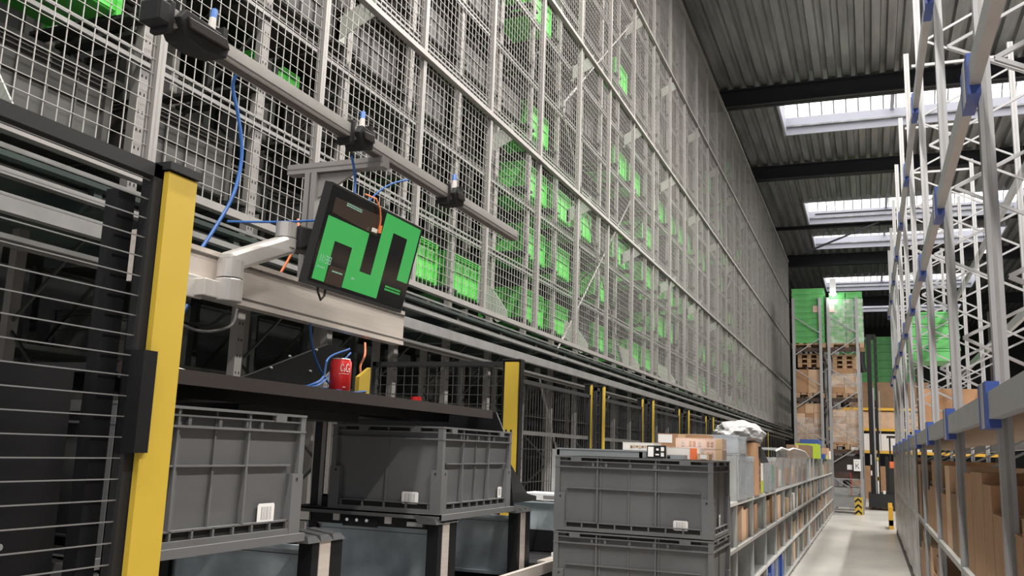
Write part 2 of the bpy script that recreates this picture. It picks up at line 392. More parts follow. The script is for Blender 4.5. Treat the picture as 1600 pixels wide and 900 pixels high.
# brackets that hold the screen off the rack
for k in range(-1, 14):
    y = 4.45+2.326*k
    for z, kind in ((1.02, 'b'), (2.59, 'u'), (4.24, 'u'), (5.84, 'u')):
        if kind == 'u': P_ = [(-3.02, z-.13), (-3.02, z+.02), (XM-.02, z+.15), (XM-.02, z+.0)]
        else: P_ = [(-3.02, z+.36), (-3.02, z+.18), (XM-.10, z+.0), (XM-.02, z+.02), (XM-.02, z+.1), (-2.88, z+.28)]
        mb = MB(); mb.hexa([(x, y-.004, q) for x, q in P_], [(x, y+.004, q) for x, q in P_], 'plate')
        if kind == 'u': mb.box(-3.02, -2.99, y-.004, y+.05, z-.13, z+.02, 'plate')
        mb.build('bracket', sc)
def rod(p, q, name='tie_rod'):
    p = Vector(p); q = Vector(q); d = (q-p); mb = MB(); mb.tube([p, q], .009, 'zinclt', 8)
    a = p+d*.06; b = p+d*.14; n_ = Vector((0, 0, 1)).cross(d).normalized()
    mb.tube([a, b], .017, 'zinclt', 8); mb.box(p.x-.02, p.x+.02, p.y-.025, p.y+.025, p.z-.04, p.z+.02, 'zinclt'); mb.box(q.x-.02, q.x+.02, q.y-.025, q.y+.025, q.z-.03, q.z+.03, 'zinclt')
    return mb.build(name, None)
RX = -2.80
rods = [((RX, 8.18, .91), (RX, 11.3, 3.42)), ((RX, 8.23, 3.48), (RX, 11.4, 6.0)), ((RX-.03, 10.98, .95), (RX-.03, 8.3, 3.44)), ((RX-.2, 8.25, .76), (RX-.2, 10.1, -1.45)), ((RX-.2, 10.95, .80), (RX-.2, 9.3, -1.3)),
        ((RX, 19.5, .96), (RX, 24.2, 3.4)), ((RX, 24.5, .96), (RX, 20, 3.4)), ((RX, 19.5, 3.5), (RX, 24.4, 6.2))]
# ------------------------------------------------------------------ storage rack behind it
XR = -3.05; UP = .83; UY = 2.96
rk = thing('storage_rack', 'tall perforated steel storage rack for totes behind the wire mesh screen', 'storage rack', (XR-.3, UY, -1.5))
fr = MB(); w = .028
def upright(mb, x, zb, zt_, holes):
    mb.box(x-.02, x+.025, -w, w, zb, zt_, 'zinclt')
    if holes:
        z = zb+.05
        while z < zt_-.05:
            for yy in (-.012, .012): mb.box(x+.025, x+.0256, yy-.004, yy+.004, z-.007, z+.007, 'hole', skip='blkft'[:1])
            z += .085
upright(fr, 0, -1.5, 7.35, True); upright(fr, -.62, -1.5, 7.35, False)
z = -1.3; sgn = 1
while z < 7:
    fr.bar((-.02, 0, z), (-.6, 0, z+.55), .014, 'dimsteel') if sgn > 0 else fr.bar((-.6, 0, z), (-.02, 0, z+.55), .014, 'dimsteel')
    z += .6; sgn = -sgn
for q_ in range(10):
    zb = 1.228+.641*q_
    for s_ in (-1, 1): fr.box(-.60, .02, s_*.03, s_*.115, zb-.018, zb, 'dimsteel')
off = lambda x, y, z=0: Vector((x, y, z))-Vector(rk.location)
f0 = fr.build('upright_frame', rk, loc=(0, 0, 0)); NB = 41
ups = [UY+UP*k for k in range(-4, NB)]
f0.location = off(XR, ups[0])
for y in ups[1:]: partcopy(f0, off(XR, y), rk)
LZ = [1.228+.641*k for k in range(10)]
for k, zb in enumerate(LZ):
    mb = MB()
    for x in (XR+.035, XR-.655):
        mb.box(x-.008, x+.008, ups[0], ups[-1], zb-.215, zb-.195, 'zinc'); mb.box(x-.006, x+.006, ups[0], ups[-1], zb-.17, zb-.155, 'zinc')
    mb.build('level_rail', rk)
# platform under the rack: fascia, long beams, soffit
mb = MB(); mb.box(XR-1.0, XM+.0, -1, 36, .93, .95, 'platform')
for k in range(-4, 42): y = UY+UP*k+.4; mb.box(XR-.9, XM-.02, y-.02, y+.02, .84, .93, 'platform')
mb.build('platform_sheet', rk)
for x, z0, z1, m_ in ((XM, .735, .80, 'zinc'), (XM-.0, .86, .885, 'zinc'), (XM-.07, .90, .915, 'zinc'), (XM-.16, .66, .70, 'zinc')):
    MB().box(x-.02, x+.02, -1, 36, z0, z1, m_).build('edge_beam', rk)
for r_ in rods:
    o = rod(*r_); o.parent = rk; o.location = -Vector(rk.location)
# second dim rack beyond
rk2 = thing('storage_rack', 'second tote storage rack in the dark behind the first one', 'storage rack', (-5.0, UY, -1.5))
f2 = MB()
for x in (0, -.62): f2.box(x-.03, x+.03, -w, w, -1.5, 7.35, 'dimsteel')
if 1: pass
z = -1.3; sgn = 1
while z < 7:
    f2.bar((-.02, 0, z), (-.6, 0, z+.55), .02, 'dimsteel') if sgn > 0 else f2.bar((-.6, 0, z), (-.02, 0, z+.55), .02, 'dimsteel')
    z += .6; sgn = -sgn
off2 = lambda x, y, z=0: Vector((x, y, z))-Vector(rk2.location)
g0 = f2.build('upright_frame', rk2, loc=(0, 0, 0)); g0.location = off2(-4.9, ups[0])
for y in ups[1:34]: partcopy(g0, off2(-4.9, y), rk2)
for k in range(-3, 10):
    zb = 1.228+.641*k-.05
    if zb < -1.4: continue
    MB().box(-4.88, -4.86, ups[0], ups[33], zb-.03, zb, 'dimsteel').box(-5.56, -5.54, ups[0], ups[33], zb-.03, zb, 'dimsteel').box(-5.5, -4.9, ups[0], ups[33], zb-.01, zb, 'dimsteel').build('level_rail', rk2)

# totes in the rack ------------------------------------------------
GREEN = [(-1, 1), (3, 0), (4, 0), (5, 5), (6, 0), (6, 1), (6, 2), (6, 3), (6, 5), (7, 0), (7, 1), (7, 2), (8, 2), (9, 0), (9, 1), (10, 2), (10, 4), (10, 6), (11, 0), (11, 4), (12, 0), (12, 2), (12, 3), (13, 1), (13, 4), (14, 1), (14, 2), (14, 4), (15, 4), (16, 2), (16, 4), (17, 2), (18, 0), (18, 1), (18, 4), (19, 7), (20, 1), (21, 4), (21, 6), (21, 7), (22, 1), (22, 5), (23, 2), (23, 3), (23, 9), (24, 0), (25, 1), (25, 6), (27, 0), (27, 1), (27, 3), (29, 2), (30, 0), (30, 5), (32, 1), (33, 3), (34, 0), (35, 2), (36, 1)]
GS = set(GREEN)
def rack_tote(col, loc, label, group):
    global protos
    t = thing('storage_tote', label, 'tote', loc, group=group, world=False, rz=pi/2)
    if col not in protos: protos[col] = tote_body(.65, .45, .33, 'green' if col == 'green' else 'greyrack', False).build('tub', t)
    else:
        c = protos[col].copy(); COL.objects.link(c); c.parent = t
    return t
protos = {}
GREYN = {(0, 2), (0, 3), (2, 1), (2, 2), (1, 3), (0, 0), (1, 2), (3, 2), (3, 3), (4, 3), (2, 0), (4, 4), (5, 3), (-1, 0), (-2, 1), (-2, 2)}
rnd = random.Random(11)
for b in range(-3, 38):
    for l in range(10):
        g = (b, l) in GS
        if not g:
            if b <= 5:
                if (b, l) not in GREYN: continue
            elif rnd.random() > (.45 if b < 16 else .62) or (b > 30 and l > 8): continue
        y = UY+UP*(b+.5)
        # physically a tote can be seen only when its bay is in the frame
        if b < 20 and LZ[l] > .62*(y+.8) + .2: continue
        loc = (XR-.285, y, LZ[l])
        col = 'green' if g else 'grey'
        lv = ORD[l]; by = ORD[b-1] if 1 <= b <= 30 else None
        if by and b < 22: lab = '%s tote on the %s rack level, %s bay from the near yellow post' % (col, 'lowest' if l == 0 else lv, by)
        elif by: lab = '%s tote on the %s rack level, %s bay along the mesh' % (col, 'lowest' if l == 0 else lv, by)
        elif b > 30: lab = '%s tote on the %s rack level, %s bay from the far mesh end' % (col, 'lowest' if l == 0 else lv, ORD[37-b])
        else: lab = '%s tote on the %s rack level, %s bay nearer than the first full mesh post' % (col, 'lowest' if l == 0 else lv, ORD[-b])
        rack_tote(col, loc, lab, '%s totes in the storage rack' % col)
for zz, yy in ((3.743, 6.45), (3.102, 6.45)): rack_tote('green', (-5.2, yy, zz), '%s green tote glimpsed in the dark second rack above the scanner bar' % ('upper' if zz > 3.5 else 'lower'), 'green totes in the dark second rack')
# the second rack carries a few more, dimly visible
for b in range(0, 12):
    for l in range(-3, 4):
        if rnd.random() < .16:
            rack_tote('grey', (-5.2, UY+UP*(b+.5), 1.228+.641*l-.05), 'grey tote dimly visible in the dark second rack', 'grey totes in the dark second rack')

# ------------------------------------------------------------------ fence posts and black mesh
def yellow_post(x, y, label, wid=.06, face=True):
    t = thing('fence_post', label, 'fence post', (x, y, -1.5))
    MB().box(x-.03, x+.012, y-wid/2, y+wid/2, -1.5, .495, 'black').box(x-.04, x+.022, y-wid/2-.006, y+wid/2+.006, .495, .505, 'blackm').build('post', t)
    MB().box(x+.012, x+.022, y-wid/2, y+wid/2, -1.5, .495, 'yellow').build('yellow_cover', t)
    return t
def black_panel(name, label, a, b, z0, z1, axis, c, wire='wirebk', vstep=.05, hstep=.1, group=None, th=.002):
    """panel spanning a..b along axis at fixed other coordinate c"""
    t = thing(name, label, 'fence panel', ((a+b)/2 if axis == 'x' else c, c if axis == 'x' else (a+b)/2, z0), group=group)
    f = MB(); w_ = MB()
    def bx(mb, u0, u1, v0, v1, th, m_, sh=0):
        if axis == 'x': mb.box(u0, u1, c-th+sh, c+th+sh, v0, v1, m_)
        else: mb.box(c-th+sh, c+th+sh, u0, u1, v0, v1, m_)
    bx(f, a, b, z1-.025, z1, .012, 'blackm'); bx(f, a, b, z0, z0+.025, .012, 'blackm'); bx(f, a, a+.025, z0, z1, .012, 'blackm'); bx(f, b-.025, b, z0, z1, .012, 'blackm')
    u = a+vstep
    while u < b-.02: bx(w_, u-.002, u+.002, z0, z1, .002, wire); u += vstep
    z = z0+hstep
    while z < z1: bx(w_, a, b, z-th, z+th, th, wire, .004); z += hstep
    f.build('panel_frame', t); w_.build('wire_infill', t)
    return t
M['wirebk'] = mat('black_wire', (.05, .05, .052), .35, .2)
M['wirelt'] = mat('pale_wire', (.28, .28, .28), .35, .5)  # paler than the other fence wire
XF = -1.93
yp = thing('fence_post', 'large yellow and black fence post nearest the camera, beside the left tote', 'fence post', (-1.2, 1.3, -1.5))
MB().box(-1.265, -1.21, 1.262, 1.339, -1.5, .49, 'black').build('post', yp)
MB().box(-1.21, -1.198, 1.258, 1.334, -1.5, .486, 'yellow').build('yellow_cover', yp)
MB().box(-1.26, -1.193, 1.255, 1.34, .49, .505, 'blackm').build('cap', yp)
MB().box(-1.235, -1.19, 1.235, 1.268, -.03, .15, 'black').build('latch', yp)
t = black_panel('fence_panel', 'black mesh fence panel joined to the nearest yellow post', .2, 1.262, -1.3, .497, 'y', -1.225, vstep=2, hstep=.036, wire='wirelt', th=.0011)
MB().box(-1.28, -1.25, 1.195, 1.235, -1.3, .44, 'black').build('panel_post', t)
t = thing('fence_post', 'wide yellow fence post beyond the tote below the can', 'fence post', (-1.9, 4.84, -1.5))
MB().box(-1.96, -1.852, 4.812, 4.865, -1.5, .50, 'black').box(-1.962, -1.85, 4.80, 4.87, .50, .508, 'blackm').build('post', t)
MB().box(-1.945, -1.862, 4.80, 4.812, -1.5, .49, 'yellow').build('yellow_cover', t)
for x in (-1.925, -1.895): MB().box(x-.006, x+.006, 4.799, 4.80, .085, .105, 'hole').build('slot', t)
black_panel('fence_panel', 'black mesh fence panel behind the workstation table, joined to the wide yellow post', -2.86, -1.96, -1.4, .5, 'x', 4.88, vstep=.055, hstep=.055)
pairs = [(6.611, 6.788), (8.294, 8.52), (10.046, 10.351), (11.813, 12.095), (13.521, 13.852), (15.263, 15.595), (17.0, 17.3), (18.7, 19.0)]
for i, (a, b) in enumerate(pairs):
    yellow_post(XF, b, 'slim yellow fence post, %s pair along the mesh screen, farther of its two' % ORD[i], .05)['group'] = 'yellow fence posts'
    t = yellow_post(XF-.05, a, 'slim yellow fence post, %s pair along the mesh screen, nearer of its two' % ORD[i], .035); t['group'] = 'yellow fence posts'
    black_panel('fence_panel', 'narrow black ladder-like panel between the %s pair of yellow posts' % ORD[i], a+.02, b-.03, -1.4, .48, 'y', XF-.01, vstep=.5, hstep=.07, group='narrow black fence panels', wire='wirebk')
prev = 4.9
for i, (a, b) in enumerate(pairs):
    t = black_panel('fence_panel', 'dark wire fence panel in front of the %s yellow post pair along the mesh screen' % ORD[i], prev, a-.03, -1.4, .42, 'y', XF-.04, vstep=.05, hstep=.2, group='dark wire fence panels')
    MB().box(XF-.055, XF-.035, prev, a-.03, .085, .11, 'zinc').build('mid_rail', t)
    prev = b+.05
for c in list(bpy.data.objects):
    pass
# ------------------------------------------------------------------ workstation
ws = thing('picking_station', 'black and aluminium picking station carrying the two grey totes', 'workstation', (-1.6, 2.5, -1.5))
# table top shelf over the totes
MB().box(-2.25, -1.462, 1.45, 3.46, .130, .150, 'blackm').box(-1.462, -1.45, 1.45, 3.46, .118, .152, 'brownblack').build('table_top', ws)
MB().box(-2.2, -1.62, 1.45, 3.4, .098, .13, 'black').box(-1.95, -1.66, 2.1, 2.75, .07, .1, 'blackm').build('cable_tray', ws)
# sheet wing at the far end
P_ = [(-1.46, .148), (-1.40, .02), (-1.385, -.10), (-1.365, -.255), (-1.62, -.255), (-2.2, -.1), (-2.2, .148)]
MB().hexa([(x, 3.52, z) for x, z in P_], [(x, 3.53, z) for x, z in P_], 'black').build('side_sheet', ws)
P_ = [(3.50, .02), (3.55, .03), (3.93, -.20), (4.05, -.215), (4.05, -.235), (3.55, -.235)]
MB().hexa([(-1.47, y, z) for y, z in P_], [(-1.46, y, z) for y, z in P_], 'black').build('guard_plate', ws)
# aluminium profile beam
al = MB(); al.box(-1.64, -1.6, 1.62, 2.93, .362, .488, 'alu')
al.box(-1.6, -1.598, 1.62, 2.93, .467, .472, 'aludk').box(-1.6, -1.598, 1.62, 2.93, .379, .384, 'aludk').box(-1.6, -1.597, 1.62, 2.93, .475, .488, 'alu').box(-1.6, -1.597, 1.62, 2.93, .362, .376, 'alu')
al.build('profile_beam', ws)
# slot dividers
for y in (1.39, 2.14, 2.89, 3.64):
    d = MB(); c = 'black'
    d.box(-1.41, -1.368, y-.062, y-.03, -1.5, -.262, 'black').box(-1.41, -1.368, y+.022, y+.085, -1.5, -.262, 'black').box(-1.41, -1.366, y-.03, y+.022, -1.5, -.262, 'alu')
    d.build('divider_post', ws)
    cp = MB()
    for k in range(3): a = y-.09+.06*k; cp.hexa([(-1.43, a, -.262), (-1.362, a, -.262), (-1.362, a+.06, -.262), (-1.43, a+.06, -.262)], [(-1.46, a+.012, -.236), (-1.375, a+.012, -.246), (-1.375, a+.052, -.246), (-1.46, a+.052, -.236)], 'blackm')
    cp.build('rubber_guide', ws)
for y in (1.47, 2.20, 2.96, 3.70):     # galvanised side sheets between slots
    s_ = MB(); s_.box(-1.98, -1.385, y-.004, y+.004, -.52, -.285, 'galv').box(-1.98, -1.385, y-.014, y-.004, -.298, -.285, 'galv').box(-1.98, -1.385, y-.02, y, -.53, -.518, 'galv').box(-1.98, -1.385, y-.0055, y-.004, -.312, -.31, 'aludk')
    sh = s_.build('side_panel', ws)
    b_ = MB()
    for x in (-1.90, -1.73, -1.41):
        for z in (-.345, -.405): b_.tube([(x, y-.004, z), (x, y-.012, z)], .006, 'bolt', 10)
    b_.build('bolt', sh)
# carrier frames under the two totes
for a, b in ((1.34, 2.03), (2.84, 3.52)):
    c = MB(); c.box(-1.99, -1.365, a, b, -.238, -.2325, 'grey').box(-1.99, -1.365, a, a+.012, -.25, -.232, 'grey').box(-1.372, -1.362, a, b, -.252, -.232, 'grey')
    c.box(-1.95, -1.43, a+.02, a+.05, -.285, -.25, 'blackm').box(-1.96, -1.9, a+.01, a+.02, -.28, -.25, 'alu')
    for x, w_ in ((-1.80, .024), (-1.59, .024)): c.box(x, x+w_, a+.012, a+.02, -.274, -.25, 'cream')
    c.box(-1.50, -1.44, a+.008, a+.02, -.277, -.262, 'shelf').box(-1.76, -1.62, a+.014, a+.02, -.29, -.262, 'blackm')
    for x in (-1.74, -1.70, -1.66): c.tube([(x, a+.015, -.268), (x, a+.008, -.268)], .006, 'bolt', 8)
    c.build('tote_carrier', ws)
# floor of the slots, back columns
MB().box(-2.3, -1.41, 1.32, 3.7, -.62, -.56, 'black').box(-2.28, -1.43, 1.34, 3.68, -1.5, -.62, 'black').build('lower_cabinet', ws)
for y in (1.45, 2.2, 2.96, 3.6):
    c = MB(); c.box(-1.96, -1.925, y-.02, y+.02, -.56, .1, 'black').box(-1.905, -1.865, y-.02, y+.02, -.2, .1, 'alu').box(-1.886, -1.884, y-.0205, y-.02, -.2, .1, 'aludk').box(-1.93, -1.86, y-.02, y+.02, -.24, -.19, 'blackm').box(-1.925, -1.908, y-.023, y-.02, -.24, .09, 'zinclt')
    c.build('back_column', ws)
# white edge ledge farther on
lg = thing('conveyor_ledge', 'pale edged ledge with a paper on it between station and tote stack', 'ledge', (-1.4, 4.4, -1.5))
MB().box(-2.2, -1.30, 3.73, 4.3, -.50, -.476, 'blackm').box(-1.30, -1.28, 3.2, 4.3, -.51, -.468, 'alu').box(-1.34, -1.301, 3.75, 4.3, -.475, -.467, 'alu').box(-2.1, -1.4, 3.91, 4.28, -1.5, -.5, 'black').build('ledge_top', lg)
mb = MB(); mb.box(-1.62, -1.0, 4.15, 4.16, -.375, -.245, 'galv').box(-1.62, -1.0, 4.12, 4.15, -.25, -.243, 'galv').box(-1.62, -1.3, 4.14, 4.2, -.47, -.375, 'black'); mb.build('side_panel', lg)
tag(MB().box(-1.56, -1.22, 4.12, 4.3, -.237, -.205, 'white').box(-1.45, -1.30, 4.118, 4.12, -.228, -.214, 'ink').build('label_printer', loc=(-1.4, 4.2, -.24)), 'white flat device with dark window beside the stacked totes', 'device')
pp = MB(); pp.box(-1.335, -1.22, 3.92, 4.1, -.4665, -.45, 'white'); tag(pp.build('paper_stack', loc=(-1.3, 4.0, -.4665)), 'white folded paper on the pale ledge beside the tote stack', 'paper')

cb = thing('dark_infill_cabinet', 'black cabinet added to fill the dark behind the mesh panel of the nearest post', 'cabinet', (-1.7, .75, -1.5))  # enclosure added to fill the dark region behind the near mesh panel
MB().box(-2.1, -1.42, .1, 1.30, -1.5, .12, 'black').build('cabinet_body', cb)
for y_, z_ in ((1.12, .03), (1.13, -.12), (1.18, -.2)): MB().tube([(-1.42, y_, z_), (-1.412, y_, z_)], .006, 'bolt', 8).build('bolt', cb)
# mast, light bar, monitor arm
ms = thing('bar_mount', 'aluminium profile post with cross arm holding the long scanner bar', 'bracket', (-1.66, 2.39, .488))
MB().box(-1.69, -1.645, 2.37, 2.41, .488, .862, 'zinclt').box(-1.67, -1.665, 2.369, 2.37, .488, .862, 'aludk').box(-1.62, -1.615, 2.37, 2.41, .488, .6, 'zinclt').build('upright_post', ms)
MB().box(-1.76, -1.40, 2.37, 2.41, .862, .895, 'zinclt').box(-1.76, -1.40, 2.3685, 2.37, .877, .881, 'zinc').build('cross_arm', ms)
P_ = [(-1.645, .86), (-1.50, .86), (-1.645, .78)]
MB().hexa([(x, 2.385, z) for x, z in P_], [(x, 2.395, z) for x, z in P_], 'zinclt').build('gusset', ms)
br = thing('scanner_bar', 'long aluminium bar carrying sensors above the picking station', 'bar', (-1.41, 2.5, .895))
b_ = MB(); b_.box(-1.445, -1.405, 1.40, 3.56, .896, .936, 'alu2').box(-1.436, -1.414, 1.40, 3.56, .893, .896, 'aludk').box(-1.405, -1.4035, 1.40, 3.56, .903, .906, 'aludk').build('bar_profile', br)
def sensor(y, L_, big=False):
    s_ = MB()
    P2 = [(y, .915), (y+.02, .942), (y+L_*.8, .938), (y+L_, .918), (y+L_*.95, .885), (y+L_*.5, .872), (y+.03, .878)]
    s_.hexa([(-1.452, a, b) for a, b in P2], [(-1.388, a, b) for a, b in P2], 'blackm')
    P3 = [(y+.02, .925), (y+L_*.9, .93), (y+L_*.97, .905), (y+.03, .90)]
    s_.hexa([(-1.388, a, b) for a, b in P3], [(-1.382, a, b) for a, b in P3], 'brownblack')
    s_.box(-1.452, -1.40, y-.02, y-.002, .875, .948, 'blackm')
    return s_.build('sensor', br, bevel=.004)
sensor(1.44, .17, True); sensor(2.20, .09); sensor(2.87, .09)
MB().box(-1.45, -1.395, 1.385, 1.42, .885, .935, 'blackm').build('end_cap', br, bevel=.004)
for y in (1.58, 2.27, 2.94):
    pl = MB(); pl.tube([(-1.425, y, .935), (-1.425, y+.004, .985)], [.011, .008], 'cream', 10).tube([(-1.425, y+.004, .98), (-1.43, y+.012, 1.01)], .008, 'bluecable', 8).box(-1.44, -1.40, y+.016, y+.032, .93, .965, 'blackm').build('plug', br)
mo = thing('monitor', 'tilted flat monitor with green meander shape on dark screen, held by the arm', 'monitor', (-1.39, 2.3, .43))
TL, TR, BL, BR = Vector((-1.354, 2.03, .706)), Vector((-1.354, 2.575, .706)), Vector((-1.419, 2.03, .424)), Vector((-1.419, 2.575, .424))
nrm = (TR-TL).cross(BL-TL).normalized()
if nrm.x < 0: nrm = -nrm
def mp(u, v, e=0): return TL+(TR-TL)*u+(BL-TL)*v+nrm*e
b_ = MB(); b_.hexa([mp(0, 0, -.025), mp(1, 0, -.025), mp(1, 1, -.025), mp(0, 1, -.025)], [mp(0, 0), mp(1, 0), mp(1, 1), mp(0, 1)], 'blackm')
b_.hexa([mp(.25, .3, -.05), mp(.75, .3, -.05), mp(.75, .75, -.05), mp(.25, .75, -.05)], [mp(.2, .2, -.02), mp(.8, .2, -.02), mp(.8, .85, -.02), mp(.2, .85, -.02)], 'blackm'); b_.build('case', mo)
def flat(pts, e, m_, mb): mb.hexa([mp(u, v, e-.0006) for u, v in pts], [mp(u, v, e) for u, v in pts], m_)
b_ = MB(); flat([(.012, .02), (.988, .02), (.988, .955), (.012, .955)], .0012, 'scr', b_)
# homography-measured outline of the green shape
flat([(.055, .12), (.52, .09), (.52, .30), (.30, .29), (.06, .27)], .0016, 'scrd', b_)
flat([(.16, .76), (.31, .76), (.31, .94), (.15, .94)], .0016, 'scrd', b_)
def rects(L):
    for u0, u1, v0, v1 in L: flat([(u0, v0), (u1, v0), (u1, v1), (u0, v1)], .002, 'scrg', b_)
rects([(.035, .145, .31, .935), (.145, .44, .31, .52), (.315, .44, .52, .93), (.44, .56, .716, .93), (.56, .68, .03, .93), (.68, .975, .03, .197), (.848, .975, .197, .663)])
def txt(u, v, w_, h, rows, m_='scrt', e=.0026):
    for r_ in range(rows):
        uu = u; rr = random.Random(int(u*100)+r_)
        while uu < u+w_:
            k = rr.choice((.008, .012, .016)); flat([(uu, v+r_*h*1.6), (min(uu+k, u+w_), v+r_*h*1.6), (min(uu+k, u+w_), v+r_*h*1.6+h), (uu, v+r_*h*1.6+h)], e, m_, b_); uu += k+.005
txt(.165, .12, .15, .012, 2); txt(.05, .80, .07, .012, 1); txt(.19, .80, .10, .014, 1); txt(.74, .76, .18, .02, 2, 'scrg'); txt(.38, .80, .03, .02, 1)
# clock digits 11:38 as seven-segment strokes
SEG = {'1': 'bc', '3': 'abgcd', '8': 'abcdefg'}
def digit(ch, u, v, w_=.022, h=.075, t=.0045):
    q = {'a': (0, w_, 0, t*1.8), 'g': (0, w_, h/2-t*.9, h/2+t*.9), 'd': (0, w_, h-t*1.8, h), 'f': (0, t, 0, h/2), 'e': (0, t, h/2, h), 'b': (w_-t, w_, 0, h/2), 'c': (w_-t, w_, h/2, h)}
    for s_ in SEG[ch]:
        a, b, c, d = q[s_]; flat([(u+a, v+c), (u+b, v+c), (u+b, v+d), (u+a, v+d)], .0026, 'scrt', b_)
for ch, u in (('1', .042), ('1', .062), ('3', .105), ('8', .136)): digit(ch, u, .685)
for v in (.70, .735): flat([(.094, v), (.099, v), (.099, v+.01), (.094, v+.01)], .0026, 'scrt', b_)
b_.build('screen', mo)
b_ = MB(); b_.tube([mp(.13, .97, -.01), mp(.135, 1.04, -.005), mp(.165, 1.11, 0), mp(.20, 1.06, -.005), mp(.205, .97, -.01)], .0035, 'blackm', 8); b_.build('cable_loop', mo)
b_ = MB(); b_.tube([mp(.36, -.06, -.02), mp(.40, -.045, .008), mp(.455, .03, .010), mp(.49, .13, .010), mp(.505, .24, .010)], .0025, 'orange', 8); b_.tube([mp(.505, .19, .010), mp(.51, .27, .010)], .006, 'orange', 8); b_.hexa([mp(.44, .245, .006), mp(.475, .245, .006), mp(.475, .285, .006), mp(.44, .285, .006)], [mp(.44, .245, .014), mp(.475, .245, .014), mp(.475, .285, .014), mp(.44, .285, .014)], 'cream')
tag(b_.build('orange_cable', loc=(-1.35, 2.25, .7)), 'bright orange cable with plug hanging over the front of the monitor', 'cable')
am = thing('monitor_arm', 'silver articulated monitor arm clamped to the aluminium beam', 'monitor arm', (-1.56, 1.88, .36))
b_ = MB(); b_.cyl((-1.555, 1.885), .036, .352, .412, 'alu2', 24).box(-1.6, -1.56, 1.80, 1.89, .356, .402, 'alu2').box(-1.6, -1.592, 1.74, 1.83, .35, .41, 'alu2'); b_.build('clamp', am, bevel=.003)
b_ = MB(); b_.cyl((-1.555, 1.885), .034, .415, .462, 'alu2', 24); b_.build('lower_joint', am, smooth=False)
b_ = MB(); b_.hexa([(-1.583, 1.865, .425), (-1.527, 1.865, .425), (-1.522, 2.13, .535), (-1.578, 2.13, .535)], [(-1.58, 1.858, .478), (-1.53, 1.858, .478), (-1.525, 2.10, .582), (-1.575, 2.10, .582)], 'alu2'); b_.build('lift_arm', am, bevel=.01)
b_ = MB(); b_.cyl((-1.55, 2.105), .031, .545, .572, 'alu2', 24).cyl((-1.55, 2.105), .03, .575, .618, 'alu2', 24); b_.build('upper_joint', am)
b_ = MB(); b_.hexa([(-1.565, 2.12, .545), (-1.51, 2.12, .545), (-1.43, 2.27, .53), (-1.50, 2.27, .53)], [(-1.565, 2.12, .615), (-1.51, 2.12, .615), (-1.43, 2.27, .60), (-1.50, 2.27, .60)], 'blackm'); b_.build('tilt_head', am, bevel=.005)

# table top clutter
can = thing('soda_can', 'red and dark red soft drink can standing on the black table shelf', 'can', (-1.535, 2.42, .1505))
C0 = (-1.535, 2.42, .1505); hh = .108
MB().lathe(C0, [(.024, 0, 'silver'), (.033, .008, 'red'), (.033, hh*.90, 'red'), (.028, hh*.97, 'silver'), (.029, hh, 'silver'), (.026, hh-.002, 'silver')], 'red').build('can_body', can, smooth=True)
b_ = MB()   # white script band on the can, as curved strokes on its camera side
def canp(a, z, e=.0006): return (C0[0]+(.033+e)*cos(a), C0[1]+(.033+e)*sin(a), C0[2]+z)
def curl(pts, r_): b_.tube([canp(a, z) for a, z in pts], r_, 'cream', 5)
curl([(-.2, .085), (-.32, .091), (-.45, .086), (-.5, .075), (-.42, .066), (-.28, .068)], .0013)
curl([(-.22, .072), (-.12, .078), (-.05, .072), (-.1, .065), (-.2, .067)], .0011)
curl([(-.75, .083), (-.9, .09), (-1.0, .083), (-1.02, .073), (-.92, .066), (-.8, .070)], .0013)
curl([(-.72, .072), (-.64, .078), (-.6, .071), (-.66, .065), (-.72, .068)], .0011)
curl([(-1.15, .058), (-.8, .060), (-.5, .0585), (-.1, .060)], .0006); curl([(-.75, .018), (-.6, .018), (-.45, .018)], .0009)
b_.build('lettering', can)
pb = thing('perforated_sheet', 'black sloping sheet with small bright bolts above the table', 'metal sheet', (-1.9, 2.5, .151))
P_ = [(2.25, .151), (2.72, .151), (3.02, .36), (2.86, .36)]
MB().hexa([(-1.89, y, z) for y, z in P_], [(-1.875, y, z) for y, z in P_], 'black').build('sheet', pb)
b_ = MB()
for y, z in ((2.40, .185), (2.52, .24), (2.66, .175), (2.62, .29), (2.78, .33), (2.75, .25)): b_.tube([(-1.875, y, z), (-1.868, y, z)], .004, 'bolt', 8)
b_.build('bolt', pb)
yb = MB(); yb.hexa([(-1.575, 2.575, .151), (-1.575, 2.645, .151), (-1.575, 2.645, .252), (-1.575, 2.575, .215)], [(-1.56, 2.575, .151), (-1.56, 2.645, .151), (-1.56, 2.645, .252), (-1.56, 2.575, .215)], 'yellow')
tag(yb.build('yellow_block', loc=(-1.69, 2.64, .151)), 'small yellow angled block on the table behind the can', 'block')
rc = MB(); rc.lathe((-1.60, 3.06, .1505), [(.016, 0, 'red'), (.016, .014, 'red'), (.02, .015, 'red'), (.02, .03, 'red')], 'red'); tag(rc.build('red_cap', smooth=False, loc=(-1.6, 3.06, .1505)), 'small red cap at the far end of the table shelf', 'cap')
def spline(pts, k=8):
    P = [Vector(p) for p in pts]; P = [2*P[0]-P[1]]+P+[2*P[-1]-P[-2]]; out = []
    for i in range(1, len(P)-2):
        for j in range(k):
            t = j/k; a, b, c, d = P[i-1:i+3]
            out.append(.5*((2*b)+(-a+c)*t+(2*a-5*b+4*c-d)*t*t+(-a+3*b-3*c+d)*t*t*t))
    out.append(P[-2]); return out
def cable(name, pts, r_, m_, label, group=None):
    o = MB().tube(spline(pts), r_, m_, 7).build(name, loc=pts[0]); tag(o, label, 'cable', group); return o
